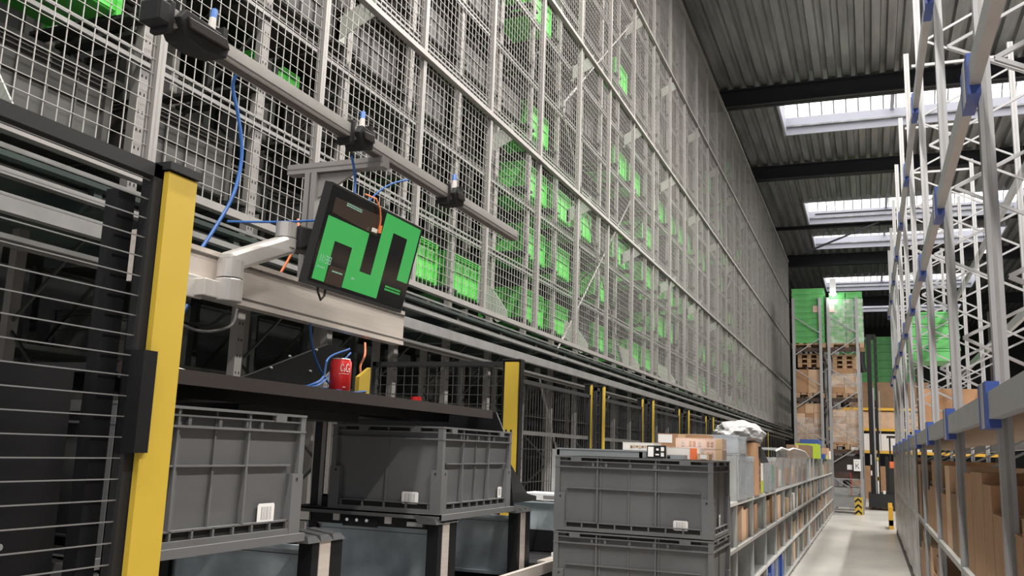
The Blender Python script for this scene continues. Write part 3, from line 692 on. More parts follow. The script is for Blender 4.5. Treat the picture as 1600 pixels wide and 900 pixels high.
cable('blue_cable', [(-1.44, 1.90, .925), (-1.50, 1.91, .97), (-1.60, 1.925, 1.02), (-1.655, 1.945, .995), (-1.66, 1.985, .916), (-1.66, 2.016, .811), (-1.66, 1.999, .691), (-1.66, 1.942, .583), (-1.66, 1.857, .46), (-1.655, 1.80, .41)], .0052, 'bluecable', 'thick blue cable hanging from the scanner bar behind the near yellow post')
cable('blue_cable', [(-1.70, 1.90, .35), (-1.70, 1.87, .30), (-1.68, 1.82, .25), (-1.66, 1.74, .21)], .006, 'bluecable', 'thick blue cable under the aluminium beam beside the near yellow post')
cable('blue_cable', [(-1.66, 1.98, .60), (-1.64, 2.05, .615), (-1.60, 2.16, .64), (-1.52, 2.28, .67), (-1.44, 2.30, .66)], .0035, 'bluecable', 'thin blue cable running from the rack to the back of the monitor')
cable('blue_cable', [(-1.44, 2.25, .86), (-1.43, 2.26, .80), (-1.42, 2.25, .74), (-1.41, 2.24, .68)], .004, 'bluecable', 'short blue cable dropping from the scanner bar to the monitor top')
cable('blue_cable', [(-1.43, 2.90, .92), (-1.50, 2.80, .95), (-1.56, 2.72, .92), (-1.60, 2.66, .86), (-1.62, 2.63, .80)], .003, 'bluecable', 'thin blue cable looping near the far sensor of the bar')
cable('grey_cable', [(-1.66, 1.72, .33), (-1.64, 1.80, .29), (-1.62, 1.88, .275), (-1.60, 1.96, .30), (-1.6, 1.98, .35)], .004, 'zinc', 'grey cable sagging under the monitor arm clamp')
cable('black_cable', [(-1.68, 1.70, .34), (-1.66, 1.78, .30), (-1.63, 1.90, .295), (-1.60, 1.95, .34)], .0045, 'blackm', 'black cable sagging under the monitor arm clamp')
cable('orange_cable', [(-1.70, 2.83, .36), (-1.68, 2.80, .31), (-1.66, 2.74, .26), (-1.64, 2.74, .20), (-1.63, 2.73, .155), (-1.64, 2.64, .154)], .004, 'orange', 'orange-red cable dropping behind the can onto the table')
cable('orange_cable', [(-1.66, 2.31, .69), (-1.64, 2.29, .62), (-1.65, 2.27, .56), (-1.66, 2.24, .50)], .004, 'orange', 'orange-red cable on the aluminium post behind the monitor')
for i, pts in enumerate([[(-1.62, 2.36, .36), (-1.64, 2.42, .28), (-1.66, 2.52, .21), (-1.65, 2.60, .156)], [(-1.55, 2.25, .155), (-1.62, 2.45, .20), (-1.70, 2.60, .28), (-1.72, 2.76, .33)],
                         [(-1.53, 2.18, .155), (-1.60, 2.40, .175), (-1.68, 2.62, .25), (-1.74, 2.80, .32)], [(-1.56, 2.3, .156), (-1.58, 2.5, .17), (-1.62, 2.62, .16), (-1.60, 2.75, .155)],
                         [(-1.50, 2.35, .155), (-1.54, 2.5, .158), (-1.56, 2.62, .17), (-1.62, 2.7, .156)]]):
    cable('blue_cable', pts, .0035, 'bluecable', 'blue cable of the tangle around the red can', 'blue cables tangled on the table')
cable('white_cable', [(-1.50, 1.62, .155), (-1.58, 1.68, .165), (-1.60, 1.75, .170), (-1.56, 1.80, .156)], .003, 'cream', 'white cable lying on the table beside the near yellow post')

# ------------------------------------------------------------------ things on the tote stack and the first shelf
def carton(name, label, x0, x1, y0, y1, z0, z1, m_='carton', cat='box', group=None, tape=True, front=None, rz=0):
    L_ = ((x0+x1)/2, (y0+y1)/2, z0); t = thing(name, label, cat, L_, group=group)
    mb = MB(); mb.box(x0, x1, y0, y1, z0, z1, m_); mb.box(x0-.001, x1+.001, y0-.001, y1+.001, z0+(z1-z0)*.995, z1+.001, m_)
    mb.build('carton_body', t, bevel=.003)
    if tape:
        cx = (x0+x1)/2; w_ = min(.05, (x1-x0)*.25); h = (z1-z0)*.25; q = MB()
        if tape == 'y':
            cy = (y0+y1)/2; q.box(x0-.002, x1+.002, cy-w_/2, cy+w_/2, z1+.001, z1+.002, 'tape').box(x1+.001, x1+.002, cy-w_/2, cy+w_/2, z1-h, z1+.002, 'tape')
        else: q.box(cx-w_/2, cx+w_/2, y0-.002, y1+.002, z1+.001, z1+.002, 'tape').box(cx-w_/2, cx+w_/2, y0-.002, y0-.001, z1-h, z1+.002, 'tape')
        q.build('tape', t)
    if front: fm = MB(); front(fm, x0, x1, y0, z0, z1); fm.build('print', t)
    return t
def pr_white(mb, x0, x1, y, z0, z1):
    w_ = x1-x0; h = z1-z0
    for i in range(6): u = x0+w_*(.25+.09*i); mb.box(u, u+w_*.07, y-.0022, y-.001, z0+h*(.3+.06*(i % 3)), z0+h*(.62+.05*(i % 2)), 'tape' if i % 2 else 'carton3')
def pr_icons(mb, x0, x1, y, z0, z1):
    w_ = x1-x0; h = z1-z0
    for i, u in enumerate((.14, .30, .385, .50, .68, .765)):
        for j in (0, 1): mb.box(x0+w_*u, x0+w_*(u+.055), y-.0022, y-.001, z0+h*(.28+.27*j), z0+h*(.46+.27*j), 'pinkdk' if i not in (0, 3) else 'inklt')
    mb.box(x0+w_*.84, x1+.0005, y-.0022, y-.001, z0, z1, 'pinkdk' if False else 'pink')
def pr_orange(mb, x0, x1, y, z0, z1): mb.box(x0+(x1-x0)*.80, x1+.001, y-.0022, y-.001, z0, z1, 'orangeb')
T = -.0195
carton('white_box', 'white printed box lying on the top stacked tote behind the dark card', -.985, -.865, 3.90, 4.03, T+.0, .044, 'cream', front=pr_white, tape=False) if False else None
carton('white_box', 'white printed box resting on the pale tray, picture on its front', -1.005, -.868, 3.88, 4.03, .0105, .043, 'cream', front=pr_white, tape=False)
lc = thing('label_card', 'black card with white label windows standing on the tote stack', 'card', (-.80, 3.70, T))
mb = MB(); mb.hexa([(-.853, 3.692, T), (-.775, 3.692, T-.0), (-.775, 3.698, T), (-.853, 3.698, T)], [(-.857, 3.702, .031), (-.778, 3.702, .033), (-.778, 3.708, .033), (-.857, 3.708, .031)], 'black'); mb.build('card', lc)
mb = MB()
for a, b, c, d in ((-.850, -.827, T+.006, .026), (-.796, -.784, .010, .026), (-.796, -.784, T+.008, .004), (-.818, -.804, T+.012, T+.018), (-.815, -.806, .012, .020)):
    mb.hexa([(a, 3.6905, c), (b, 3.6905, c), (b, 3.694, c), (a, 3.694, c)], [(a-.001, 3.6905+(d-c)*.2, d), (b-.001, 3.6905+(d-c)*.2, d), (b-.001, 3.70+(d-c)*.2, d), (a-.001, 3.70+(d-c)*.2, d)], 'label')
mb.build('label', lc)
carton('white_box', 'white box with orange end print on the tote stack', -.795, -.655, 3.72, 3.88, T, .026, 'cream', front=pr_orange, tape=False)
carton('small_carton', 'small pale carton at the right corner of the tote stack', -.650, -.604, 3.70, 3.78, T, .004, 'carton2', front=lambda m_, a, b, y, c, d: m_.box(a+.012, b-.008, y-.0022, y-.001, c+.004, d-.003, 'label'))
tag(MB().box(-.745, -.690, 3.63, 3.70, T, -.003, 'lightgrey').build('grey_block', loc=(-.72, 3.66, T)), 'small grey block at the front edge of the tote stack', 'block')
tag(MB().tube([(-.775, 3.71, T+.008), (-.75, 3.715, T+.008)], .008, 'blackm', 12).build('tape_roll', loc=(-.76, 3.71, T)), 'small black roll beside the label card', 'roll')
XS = -1.02
carton('kraft_carton', 'brown cardboard carton with white sticker showing over the tote stack', -1.36, -1.03, 6.2, 6.5, -.355, .135, 'carton', tape=True, front=lambda m_, a, b, y, c, d: m_.box(a+.004, a+.10, y-.0022, y-.001, d-.06, d-.004, 'label'))
for z_, h_, w_ in ((-.0195, .0445, 'lower'), (.0255, .0445, 'upper')):
    carton('printed_carton', 'pale pink carton with printed icons, %s of two at the right of the tote stack' % w_, -.778, -.582, 3.90, 4.035, z_, z_+h_-.0015, 'pink', front=lambda m_, a, b, y, c, d: [pr_icons(m_, a, b, y, c, d), m_.box(b-.026, b+.0012, y-.0026, y-.0022, c, d, 'tape')], tape=False)

# ------------------------------------------------------------------ shelving along the aisle
SP = 1.1; SY = 4.33; SL = [-.36, -.72, -1.08, -1.43]; NS = 21
def shelf_unit():
    t = thing('shelving_unit', '', 'shelving', (XS, SY, -1.5), world=False)
    for y in (0, SP-.02):
        mb = MB(); mb.box(-.46, 0, y-.0015, y+.0015, .05, 1.50, 'shelf'); mb.box(-.035, .0, y-.008, y+.008, 0, 1.505, 'shelf').box(-.46, -.43, y-.011, y+.011, 0, 1.505, 'shelf')
        mb.build('side_panel', t)
    for z in SL:
        mb = MB(); mb.box(-.46, -.004, .0, SP-.02, z+1.5-.006, z+1.5, 'shelf').box(-.006, .002, .0, SP-.02, z+1.5-.03, z+1.5, 'shelflt').box(-.46, -.454, 0, SP-.02, z+1.5-.03, z+1.5, 'shelf')
        mb.build('shelf', t)
    MB().box(-.46, -.457, 0, SP-.02, .07, 1.14, 'shelf').build('back_panel', t)
    return t
su = shelf_unit()
for k in range(NS):
    lab = 'galvanised shelving unit, %s along the aisle from the tote stack' % ORD[k]
    if k == 0: su['label'] = lab; su['group'] = 'galvanised shelving units along the aisle'; su.location = (XS, SY, -1.5)
    else: dup(su, (XS, SY+SP*k, -1.5), lab, 'galvanised shelving units along the aisle')
rnd = random.Random(5)
LVN = ['top', 'second', 'third', 'bottom']
for k in range(0, NS):
    for li, z in enumerate(SL):
        if k < 2 and li < 2: continue
        if k < 3 and li == 0: continue
        y = SY+SP*k+.04; end = SY+SP*(k+1)-.08
        if (k, li) in ((4, 2), (3, 2), (5, 2)) or rnd.random() < .04: continue
        n_ = 0
        head = .32
        if (k, li) not in ((5, 3), (6, 3), (7, 3)) and rnd.random() < .85: y += rnd.uniform(.3, .72)
        while y < end-.12:
            w_ = rnd.uniform(.12, .42) if k < 12 else rnd.uniform(.25, .6); w_ = min(w_, end-y)
            if w_ < .08: break
            h = rnd.uniform(.18, head); d = rnd.uniform(.22, .42); setb = rnd.uniform(-.005, .03)
            mt = rnd.choice(['carton', 'carton', 'carton2', 'carton3', 'carton3', 'tape', 'cream' if rnd.random() < .4 else 'carton'])
            if rnd.random() < .12: y += w_*.8; continue
            if li == 0 and k in (3, 4, 6, 7, 8): y += w_; continue
            if (k, li) in ((5, 3), (6, 3), (7, 3)): mt = 'blueb'
            lb = '%s box, %s shelf of the %s shelving unit' % ({'carton': 'brown cardboard', 'carton2': 'pale cardboard', 'carton3': 'dark brown cardboard', 'tape': 'tan cardboard', 'cream': 'white', 'blueb': 'dark blue'}[mt], LVN[li], ORD[k])
            lb += ['', ', second along', ', third along', ', fourth along', ', fifth along', ', sixth along'][min(n_, 5)]
            carton('cardboard_box', lb, XS-.02-setb-d if XS-.02-setb-d > XS-.45 else XS-.45, XS-.02-setb, y, y+w_-.01, z+.0005, z+h, mt, group='boxes on the aisle shelving', tape='y' if rnd.random() < .5 else False)
            y += w_; n_ += 1
# clear plastic bins with goods in the top row
def clear_bin(y0, y1, z0, z1, label, x0=-1.44, x1=-1.005):
    t = thing('clear_bin', label, 'bin', ((x0+x1)/2, (y0+y1)/2, z0)); mb = MB(); e = .004
    mb.box(x0, x1, y0, y0+e, z0, z1, 'clear').box(x0, x1, y1-e, y1, z0, z1, 'clear').box(x0, x0+e, y0, y1, z0, z1, 'clear').box(x1-e, x1, y0, y1, z0, z1*1.0-(z1-z0)*.1, 'clear').box(x0, x1, y0, y1, z0, z0+e, 'clear')
    mb.box(x0-.006, x1+.006, y0-.006, y0+.008, z1-.012, z1, 'clear').box(x0-.006, x1+.006, y1-.008, y1+.006, z1-.012, z1, 'clear').box(x1-.006, x1+.006, y0, y1, z1-.012-(z1-z0)*.1, z1-(z1-z0)*.1, 'clear')
    mb.build('bin_shell', t); return t
clear_bin(7.66, 8.15, -.3545, .02, 'clear plastic bin right behind the stacked totes, lower')
clear_bin(7.66, 8.15, .022, .17, 'clear plastic bin on top of the lower one behind the pink cartons')
clear_bin(8.2, 8.68, -.3545, .0, 'clear plastic bin next to the open brown carton on the top shelf')
# tall carton with black print, bag over it
carton('tall_carton', 'tall brown carton with black print between clear bins on the top shelf', -1.44, -1.0, 8.80, 9.2, -.3545, .13, 'carton', front=lambda m_, a, b, y, c, d: [m_.box(b+.001, b+.002, y+.28, y+.32, c+.05+.07*i, c+.10+.07*i, 'black') for i in range(6)])
clear_bin(9.75, 10.15, -.3545, .0, 'clear plastic bin with pale goods beyond the white bag'); clear_bin(10.25, 10.8, -.3545, .0, 'clear plastic bin beyond the bag, holding a green bottle box')
carton('goods_box', 'pale green printed box inside the bin beyond the tall carton', -1.40, -1.02, 9.3, 9.6, -.3545, -.24, 'lime', tape=False)
carton('goods_box', 'cream box standing beyond the tall carton under the white bag', -1.40, -1.03, 9.40, 9.68, -.235, .09, 'cream', tape='y')
carton('goods_box', 'green fronted box inside the far clear bin', -1.40, -1.02, 10.45, 10.7, -.34, -.08, 'tealb', tape=False)
carton('goods_box', 'tall narrow tan carton just past the white bag', -1.35, -1.02, 10.0, 10.35, .005, .12, 'carton2', tape='y') if False else None
def lump(name, c, r_, m_, label, cat, seed=1, sub=4, amp=.22):
    import bmesh
    bm = bmesh.new(); bmesh.ops.create_icosphere(bm, subdivisions=sub, radius=1)
    from mathutils import noise
    for v in bm.verts:
        d = 1+amp*noise.noise(v.co*2.2+Vector((seed, 0, 0)))+amp*.5*abs(noise.noise(v.co*5+Vector((0, seed, 0))))
        v.co = Vector((v.co.x*r_[0], v.co.y*r_[1], v.co.z*r_[2]))*d
    z = min(v.co.z for v in bm.verts)
    for v in bm.verts: v.co.z -= z
    me = bpy.data.meshes.new(name); bm.to_mesh(me); bm.free(); me.materials.append(M[m_]); me.polygons.foreach_set('use_smooth', [False]*len(me.polygons))
    o = bpy.data.objects.new(name, me); COL.objects.link(o); o.location = c; return tag(o, label, cat)
lump('plastic_bag', (-1.20, 9.15, .06), (.22, .72, .13), 'bag', 'crumpled white plastic bag draped over cartons on the shelf top', 'bag', 3)
tg = thing('tape_dispenser', 'black and yellow tape dispenser on the tall carton beside the bag', 'tape dispenser', (-1.10, 8.7, .131))
MB().tube([(-1.13, 8.82, .17), (-1.10, 8.82, .17)], .035, 'yellow', 16).tube([(-1.125, 8.82, .17), (-1.085, 8.82, .17)], .02, 'blackm', 12).build('roll', tg)
MB().hexa([(-1.1, 8.86, .14), (-1.0, 8.93, .155), (-1.0, 8.95, .155), (-1.1, 8.90, .14)], [(-1.1, 8.86, .19), (-1.0, 8.93, .18), (-1.0, 8.95, .18), (-1.1, 8.90, .19)], 'blackm').build('handle', tg)
fl = MB(); fl.hexa([(-1.03, 9.0, -.03), (-.98, 9.06, .0), (-.94, 9.35, -.05), (-1.0, 9.3, -.06)], [(-1.03, 9.0, .10), (-.98, 9.03, .10), (-.97, 9.20, .06), (-1.02, 9.18, .07)], 'blackm'); tag(fl.build('dark_flap', loc=(-1.0, 9.2, 0)), 'dark grey plastic flap hanging over the shelf edge under the bag', 'flap')
# long clear cover with humped top, further on
t = thing('clear_cover', 'long clear plastic cover with humped white rim over the top shelf', 'plastic cover', (-1.2, 13, -.354))
mb = MB(); L2 = [(10.9, .08), (11.6, .12), (12.6, .10), (13.4, .135), (14.6, .13), (15.8, .11), (16.8, .03)]
for (a, za), (b, zb) in zip(L2, L2[1:]):
    mb.quad([(-1.01, a, -.354), (-1.01, b, -.354), (-1.01, b, zb), (-1.01, a, za)], 'clear'); mb.quad([(-1.01, a, za), (-1.01, b, zb), (-1.42, b, zb), (-1.42, a, za)], 'clear')
mb.build('cover_sheet', t)
mb = MB(); mb.tube([(-1.01, a, z) for a, z in L2], .012, 'white', 6); mb.build('rim', t)
for k, (y, h) in enumerate([(11.1, .25), (11.9, .2), (12.9, .22), (13.9, .24), (15.0, .22), (15.9, .2)]):
    carton('goods_box', 'brown box under the long clear cover, %s from its near end' % ORD[k], -1.42, -1.05, y, y+.45, -.3545, -.354+h, ['carton', 'cream', 'carton', 'carton2', 'carton3', 'carton'][k], group='boxes under the clear cover', tape='y')
carton('long_carton', 'long dark brown carton on the shelf top beyond the clear cover', -1.42, -1.04, 17.2, 18.6, .0065, .24, 'carton3')
carton('bright_pack', 'lime green pack on the shelf tops near the far pallet rack', -1.42, -.99, 19.3, 20.6, .0065, .30, 'lime', tape=False)
carton('bright_pack', 'blue and red pack behind the long dark carton on the shelf tops', -1.44, -1.05, 21.0, 22.2, .0065, .42, 'blueb', tape=False)
carton('bright_pack', 'blue pack under the lime one at the far shelving end', -.985, -.965, 20.7, 21.2, -.3, .02, 'blueb', tape=False) if False else None
for k, (y, m_, h) in enumerate([(22.4, 'blueb', .12), (23.3, 'lime', .1), (24.2, 'pinkdk', .28), (25.3, 'cream', .22), (26.3, 'lightgrey', .2)]):
    carton('goods_pack', '%s pack on the top shelf, %s past the lime pack' % ({'blueb': 'blue', 'lime': 'yellow-green', 'pinkdk': 'reddish brown', 'cream': 'white', 'lightgrey': 'grey'}[m_], ORD[k]), -1.42, -1.0, y, y+.8, .0065, h, m_, tape=False)

# ------------------------------------------------------------------ pallet rack on the right of the aisle
rr = thing('pallet_rack', 'tall pale pallet rack frames with blue beam connectors along the right of the aisle', 'pallet rack', (1.0, 8.5, -1.5))
o_ = Vector(rr.location); XA, XB = .5, 1.55; ZT = 4.6
fm = MB()
for x in (0, XB-XA):
    fm.box(x, x+.055, -.03, .03, -1.5, ZT, 'rackgrey').box(x+.02, x+.035, -.0315, -.03, -1.5, ZT, 'zinc')
z = -1.2; s_ = 1
while z < ZT-.4:
    a, b = (.08, z), (XB-XA, z+.5)
    if s_ < 0: a, b = (XB-XA, z), (.08, z+.5)
    fm.bar((a[0], 0, a[1]), (b[0], 0, b[1]), .02, 'rackgrey'); z += .5; s_ = -s_
fm.bar((.08, 0, ZT-.15), (XB-XA, 0, ZT-.15), .03, 'rackgrey')
ry = [2.2+2.1*k for k in range(-1, 10)]
f0 = fm.build('upright_frame', rr, loc=(0, 0, 0)); f0.location = Vector((XA, ry[0], 0))-o_
for y in ry[1:]: partcopy(f0, Vector((XA, y, 0))-o_, rr)
for z, h in ((3.16, .10), (1.68, .10), (.24, .11)):
    for x in (XA-.045, XB+.08):
        MB().box(x, x+.045, ry[0], ry[-1], z-h/2, z+h/2, 'rackgrey').build('load_beam', rr)
    if z < 3: pass
bc = MB(); bc.box(-.052, .0, -.14, .14, -.09, .10, 'blue').box(-.055, -.052, -.04, .04, -.09, .1, 'rackgrey')
c0 = bc.build('beam_connector', rr, loc=(0, 0, 0)); c0.location = Vector((XA, ry[0], 3.16))-o_
for z in (3.16, 1.68, .24):
    for y in ry:
        if not (y == ry[0] and z == 3.16): partcopy(c0, Vector((XA, y, z))-o_, rr)
MB().box(XA, XA+.02, ry[0], ry[-1], .28, .30, 'rackgrey').box(XA+.02, XB, ry[0], ry[-1], .27, .28, 'carton3').build('deck_board', rr)
MB().box(XA-.045, XA+.1, ry[0], ry[-1], -1.5, -1.40, 'brownblack').build('base_rail', rr)
# boxes in the lower bays
rnd = random.Random(9)
for k in range(len(ry)-1):
    for li, (z0, zt_) in enumerate(((-1.4, -.66), (-.62, .10))):
        if li == 1: MB().box(XA, XB-.1, ry[k]+.06, ry[k+1]-.06, -.66, -.62, 'shelf').build('shelf_board', rr)
        y = ry[k]+.08
        n_ = 0
        while y < ry[k+1]-.25:
            w_ = min(rnd.uniform(.35, .65), ry[k+1]-.06-y); h = rnd.uniform(.35, .66); mt = rnd.choice(['carton', 'carton', 'carton2', 'carton3'])
            lb = '%s box, %s level of the right pallet rack, %s bay' % ({'carton': 'brown', 'carton2': 'pale brown', 'carton3': 'dark brown'}[mt], ['lowest', 'second'][li], ORD[k])
            lb += ['', ', second in it', ', third in it', ', fourth in it', ', fifth in it', ', sixth in it'][n_]
            carton('cardboard_box', lb, XA+.03, XA+.62, y, y+w_-.02, z0+.0005, z0+h, mt, group='boxes in the right pallet rack', tape=False); y += w_; n_ += 1
for k in range(5, len(ry)-1):
    y = ry[k]+.12; n_ = 0
    mb = MB()
    while y < ry[k+1]-.2:
        mb.quad([(XA-.05+.012*(n_ % 2), y, -1.33), (XA-.05-.01*(n_ % 3), y+.30, -1.33), (XA-.048, y+.30, .18), (XA-.048, y, .18)], 'sheet'); y += .28; n_ += 1
    tag(mb.build('strip_curtain', loc=(XA-.05, ry[k]+1, .18)), 'clear plastic strip curtain hanging over the %s lower bay of the right rack' % ORD[k], 'strip curtain', 'plastic strip curtains on the right rack')
carton('end_panel', 'tan upright board at the far end of the right rack', XA-.04, XA+.5, ry[-1]+.12, ry[-1]+.2, -1.5, .10, 'carton', tape=False)
tag(MB().box(.34, .43, 23.2, 23.3, -1.5, -.95, 'yellow2').box(.34, .43, 22.5, 23.3, -1.42, -1.30, 'yellow2').box(.34, .43, 22.5, 22.6, -1.5, -1.0, 'yellow2').build('rack_guard', loc=(.4, 23, -1.5)), 'yellow-orange guard at the foot of the right rack end', 'rack guard')

# ------------------------------------------------------------------ pallets of goods
def pallet(mb, x0, x1, y0, y1, z):
    for i in range(5): a = x0+(x1-x0-.12)*i/4; mb.box(a, a+.12, y0, y1, z+.11, z+.135, 'wood')
    for i in range(3):
        b = y0+(y1-y0-.1)*i/2; mb.box(x0, x1, b, b+.1, z+.09, z+.11, 'wood')
        for j in range(3): a = x0+(x1-x0-.12)*j/2; mb.box(a, a+.12, b, b+.1, z+.02, z+.09, 'wood')
    for j in range(3): a = x0+(x1-x0-.12)*j/2; mb.box(a, a+.12, y0, y1, z, z+.02, 'wood')
def pallet_obj(x0, x1, y0, y1, z, label, group='wooden pallets in the far rack'):
    mb = MB(); pallet(mb, x0, x1, y0, y1, z); return tag(mb.build('wooden_pallet', loc=((x0+x1)/2, (y0+y1)/2, z)), label, 'pallet', group)
YR = 28.0
kr = thing('pallet_rack', 'far pallet rack end seen across the aisle, carrying green crates and cartons', 'pallet rack', (-1.1, YR, -1.5))
DX = [(-2.03, -1.27), (-1.04, -.25)]
def endframe(y):
    mb = MB()
    for a, b in DX:
        for x in (a, b-.0): mb.box(x-.04, x+.04, y-.04, y+.04, -1.5, 4.75, 'rackgrey')
        zs = [(.95+.55, 1), ]
        z = -1.0; s_ = -1
        while z < 4.3:
            p, q = ((a, z), (b, z+.52)) if s_ > 0 else ((b, z), (a, z+.52)); mb.bar((p[0], y-.03, p[1]), (q[0], y-.03, q[1]), .03, 'rackgrey'); z += .66 if s_ > 0 else .9; s_ = -s_ if z < 99 else s_
        mb.bar((a, y-.03, -.95), (b, y-.03, -.95), .03, 'rackgrey')
    return mb
for y in (YR, YR+2.9, YR+5.8, YR+8.7): endframe(y).build('upright_frame', kr)
LV = [3.26, 1.78, .30, -.9]
for z in LV[:3]:
    for a, b in DX:
        for x in (a, b): MB().box(x-.025, x+.025, YR, YR+8.7, z-.13, z, 'wooddk').build('load_beam', kr)
        MB().box(a-.03, b+.05, YR+.03, YR+.07, z-.12, z-.01, 'wooddk').build('cross_bearer', kr)
def crates(x0, x1, y0, y1, z0, z1, n_, nx, name_, group, top=None):
    h = (z1-z0)/n_; k = 0
    for i in range(n_):
        for j in range(nx):
            a = x0+(x1-x0)*j/nx; b = x0+(x1-x0)*(j+1)/nx
            mb = MB(); zz = z0+h*i; e = .008
            mb.box(a+.012, b-.012, y0+.012, y1-.012, zz+.004, zz+h*.96, 'green2').box(a+.002, b-.002, y0+.002, y1-.002, zz+h*.80, zz+h*.97, 'green2').box(a+.004, b-.004, y0+.004, y1-.004, zz+.002, zz+h*.12, 'green2')
            mb.box((a+b)/2-.05, (a+b)/2+.05, y0-.001, y0+.012, zz+h*.55, zz+h*.72, 'green2')
            lv_ = 'at the bottom' if i == 0 else ('at the top' if i == n_-1 else ORD[i]+' from the bottom')
            o = mb.build('stacked_crate', loc=((a+b)/2, (y0+y1)/2, zz)); tag(o, '%s %s, %s side' % (name_, lv_, ['left', 'right'][j] if nx > 1 else 'near'), 'crate', group)
pallet_obj(-2.10, -1.12, YR+.05, YR+1.2, 3.262, 'wooden pallet under the left green crate stack in the far rack')
crates(-2.08, -1.14, YR+.05, YR+1.2, 3.40, 5.06, 9, 1, 'green crate in the left stack on the far rack', 'green crates in the left far stack')
pallet_obj(-1.03, -.07, YR+.05, YR+1.2, 3.262, 'wooden pallet under the right film-wrapped green stack in the far rack')
crates(-1.02, -.08, YR+.05, YR+1.2, 3.40, 4.92, 8, 2, 'green crate in the right stack on the far rack', 'green crates in the right far stack')
fw = MB(); fw.quad([(-1.035, YR+.035, 3.38), (-.065, YR+.035, 3.38), (-.065, YR+.035, 4.70), (-1.035, YR+.035, 4.70)], 'film'); fw.quad([(-.06, YR+.04, 3.38), (-.06, YR+1.2, 3.38), (-.06, YR+1.2, 4.70), (-.06, YR+.04, 4.70)], 'film'); tag(fw.build('stretch_film', loc=(-.55, YR, 3.4)), 'clear stretch film around the right green crate stack', 'film')
for (x, z, lb) in ((-1.35, 4.42, 'left'), (-.92, 4.42, 'right')):
    tag(MB().box(x-.12, x+.06, YR+.026, YR+.03, z-.1, z+.1, 'pink').build('paper_sign', loc=(x, YR+.03, z)), 'pale paper note on the %s green crate stack' % lb, 'paper note')
# boards piled under the top level
for i, (x0, x1, z, g) in enumerate(((-1.95, -1.3, 2.70, 3), (-.96, -.3, 2.66, 3))):
    for q in range(g):
        pallet_obj(x0, x1, YR+.3, YR+1.3, z+.14*q, 'empty wooden pallet, %s of a pile under the %s green stack' % (ORD[q], ['left', 'right'][i]))
# cartons
def cart_row(x0, x1, z0, z1, nx, nz, lb, m_, y0=YR+.12, y1=YR+1.1):
    for i in range(nz):
        for j in range(nx):
            a = x0+(x1-x0)*j/nx; b = x0+(x1-x0)*(j+1)/nx; c = z0+(z1-z0)*i/nz; d = z0+(z1-z0)*(i+1)/nz
            carton('cardboard_box', 'brown carton %s, row %s up, %s across' % (lb, ORD[i], ORD[j]), a+.004, b-.004, y0, y1, c+.001, d-.004, m_ if (i+j) % 3 else ('carton2' if m_ == 'carton' else 'carton'), group='cartons '+lb, tape=False)
pallet_obj(-2.02, -1.2, YR+.1, YR+1.2, 1.782, 'wooden pallet under the two large cartons, left middle level')
cart_row(-2.0, -1.32, 1.92, 2.62, 2, 1, 'on the left middle pallet', 'carton2')
pallet_obj(-1.0, -.25, YR+.1, YR+1.2, 1.782, 'wooden pallet on the right middle level of the far rack')
cart_row(-1.0, -.3, 1.92, 2.45, 2, 2, 'on the right middle pallet', 'carton2'); cart_row(-.95, -.33, 2.455, 2.655, 1, 1, 'topmost on the right middle pallet', 'carton2')
pallet_obj(-2.02, -1.2, YR+.1, YR+1.2, .302, 'wooden pallet on the left lower level of the far rack')
cart_row(-2.0, -1.28, .44, 1.62, 3, 4, 'on the left lower pallet', 'carton2')
pallet_obj(-1.03, -.2, YR+.1, YR+1.2, .302, 'wooden pallet on the right lower level of the far rack')
cart_row(-1.0, -.25, .44, 1.45, 2, 5, 'on the right lower pallet', 'carton2')
for i, (x0, x1, z0, z1) in enumerate(((-1.03, -.22, 2.1, 2.5), (-1.03, -.22, .5, 1.4), (-2.02, -1.25, .5, 1.2))):
    mb = MB(); mb.quad([(x0, YR+.10, z0), (x1, YR+.10, z0), (x1, YR+.10, z1), (x0, YR+.10, z1)], 'film'); tag(mb.build('stretch_film', loc=((x0+x1)/2, YR+.1, z0)), 'stretch film wrapped round the cartons on the %s' % ['right middle pallet', 'right lower pallet', 'left lower pallet'][i], 'film')
# bottom bay: dark crate with K sign, boxes, pale plinth
pallet_obj(-1.03, -.2, YR+.1, YR+1.2, -.36, 'wooden pallet carrying the dark crate behind the K sign') if False else None
carton('dark_crate', 'large dark brown crate in the bottom bay behind the K sign', -1.2, -.2, YR+.10, YR+1.1, -.33, .12, 'brownblack', tape=False)
carton('low_carton', 'wide grey-brown carton under the dark crate in the bottom bay', -1.2, -.2, YR+.10, YR+1.1, -.52, -.331, 'wooddk', tape=False)
carton('low_carton', 'lower wide grey carton in the bottom bay of the far rack', -1.2, -.25, YR+.10, YR+1.1, -1.06, -.78, 'shelf', tape=False)
MB().box(-1.25, -.2, YR+.08, YR+1.15, -.56, -.52, 'rackgrey').build('shelf_beam', kr); MB().box(-1.25, -.2, YR+.08, YR+1.15, -1.10, -1.065, 'rackgrey').build('shelf_beam', kr)
tag(MB().box(-1.22, -.42, YR-.02, YR+.3, -1.32, -1.05, 'rackgrey').box(-1.22, -.42, YR-.0, YR+.3, -1.5, -1.48, 'rackgrey').box(-1.22, -.42, YR+.02, YR+.3, -1.42, -1.39, 'rackgrey').build('floor_plinth', loc=(-.8, YR, -1.5)), 'pale grey steel plinth on the floor under the far rack', 'plinth')
sg = thing('letter_sign', 'white sign with a large letter K on the far rack upright', 'sign', (-.37, YR-.05, -.32))
MB().box(-.46, -.27, YR-.058, YR-.052, -.30, .03, 'white').build('sign_board', sg)
k_ = MB(); yk = YR-.0595
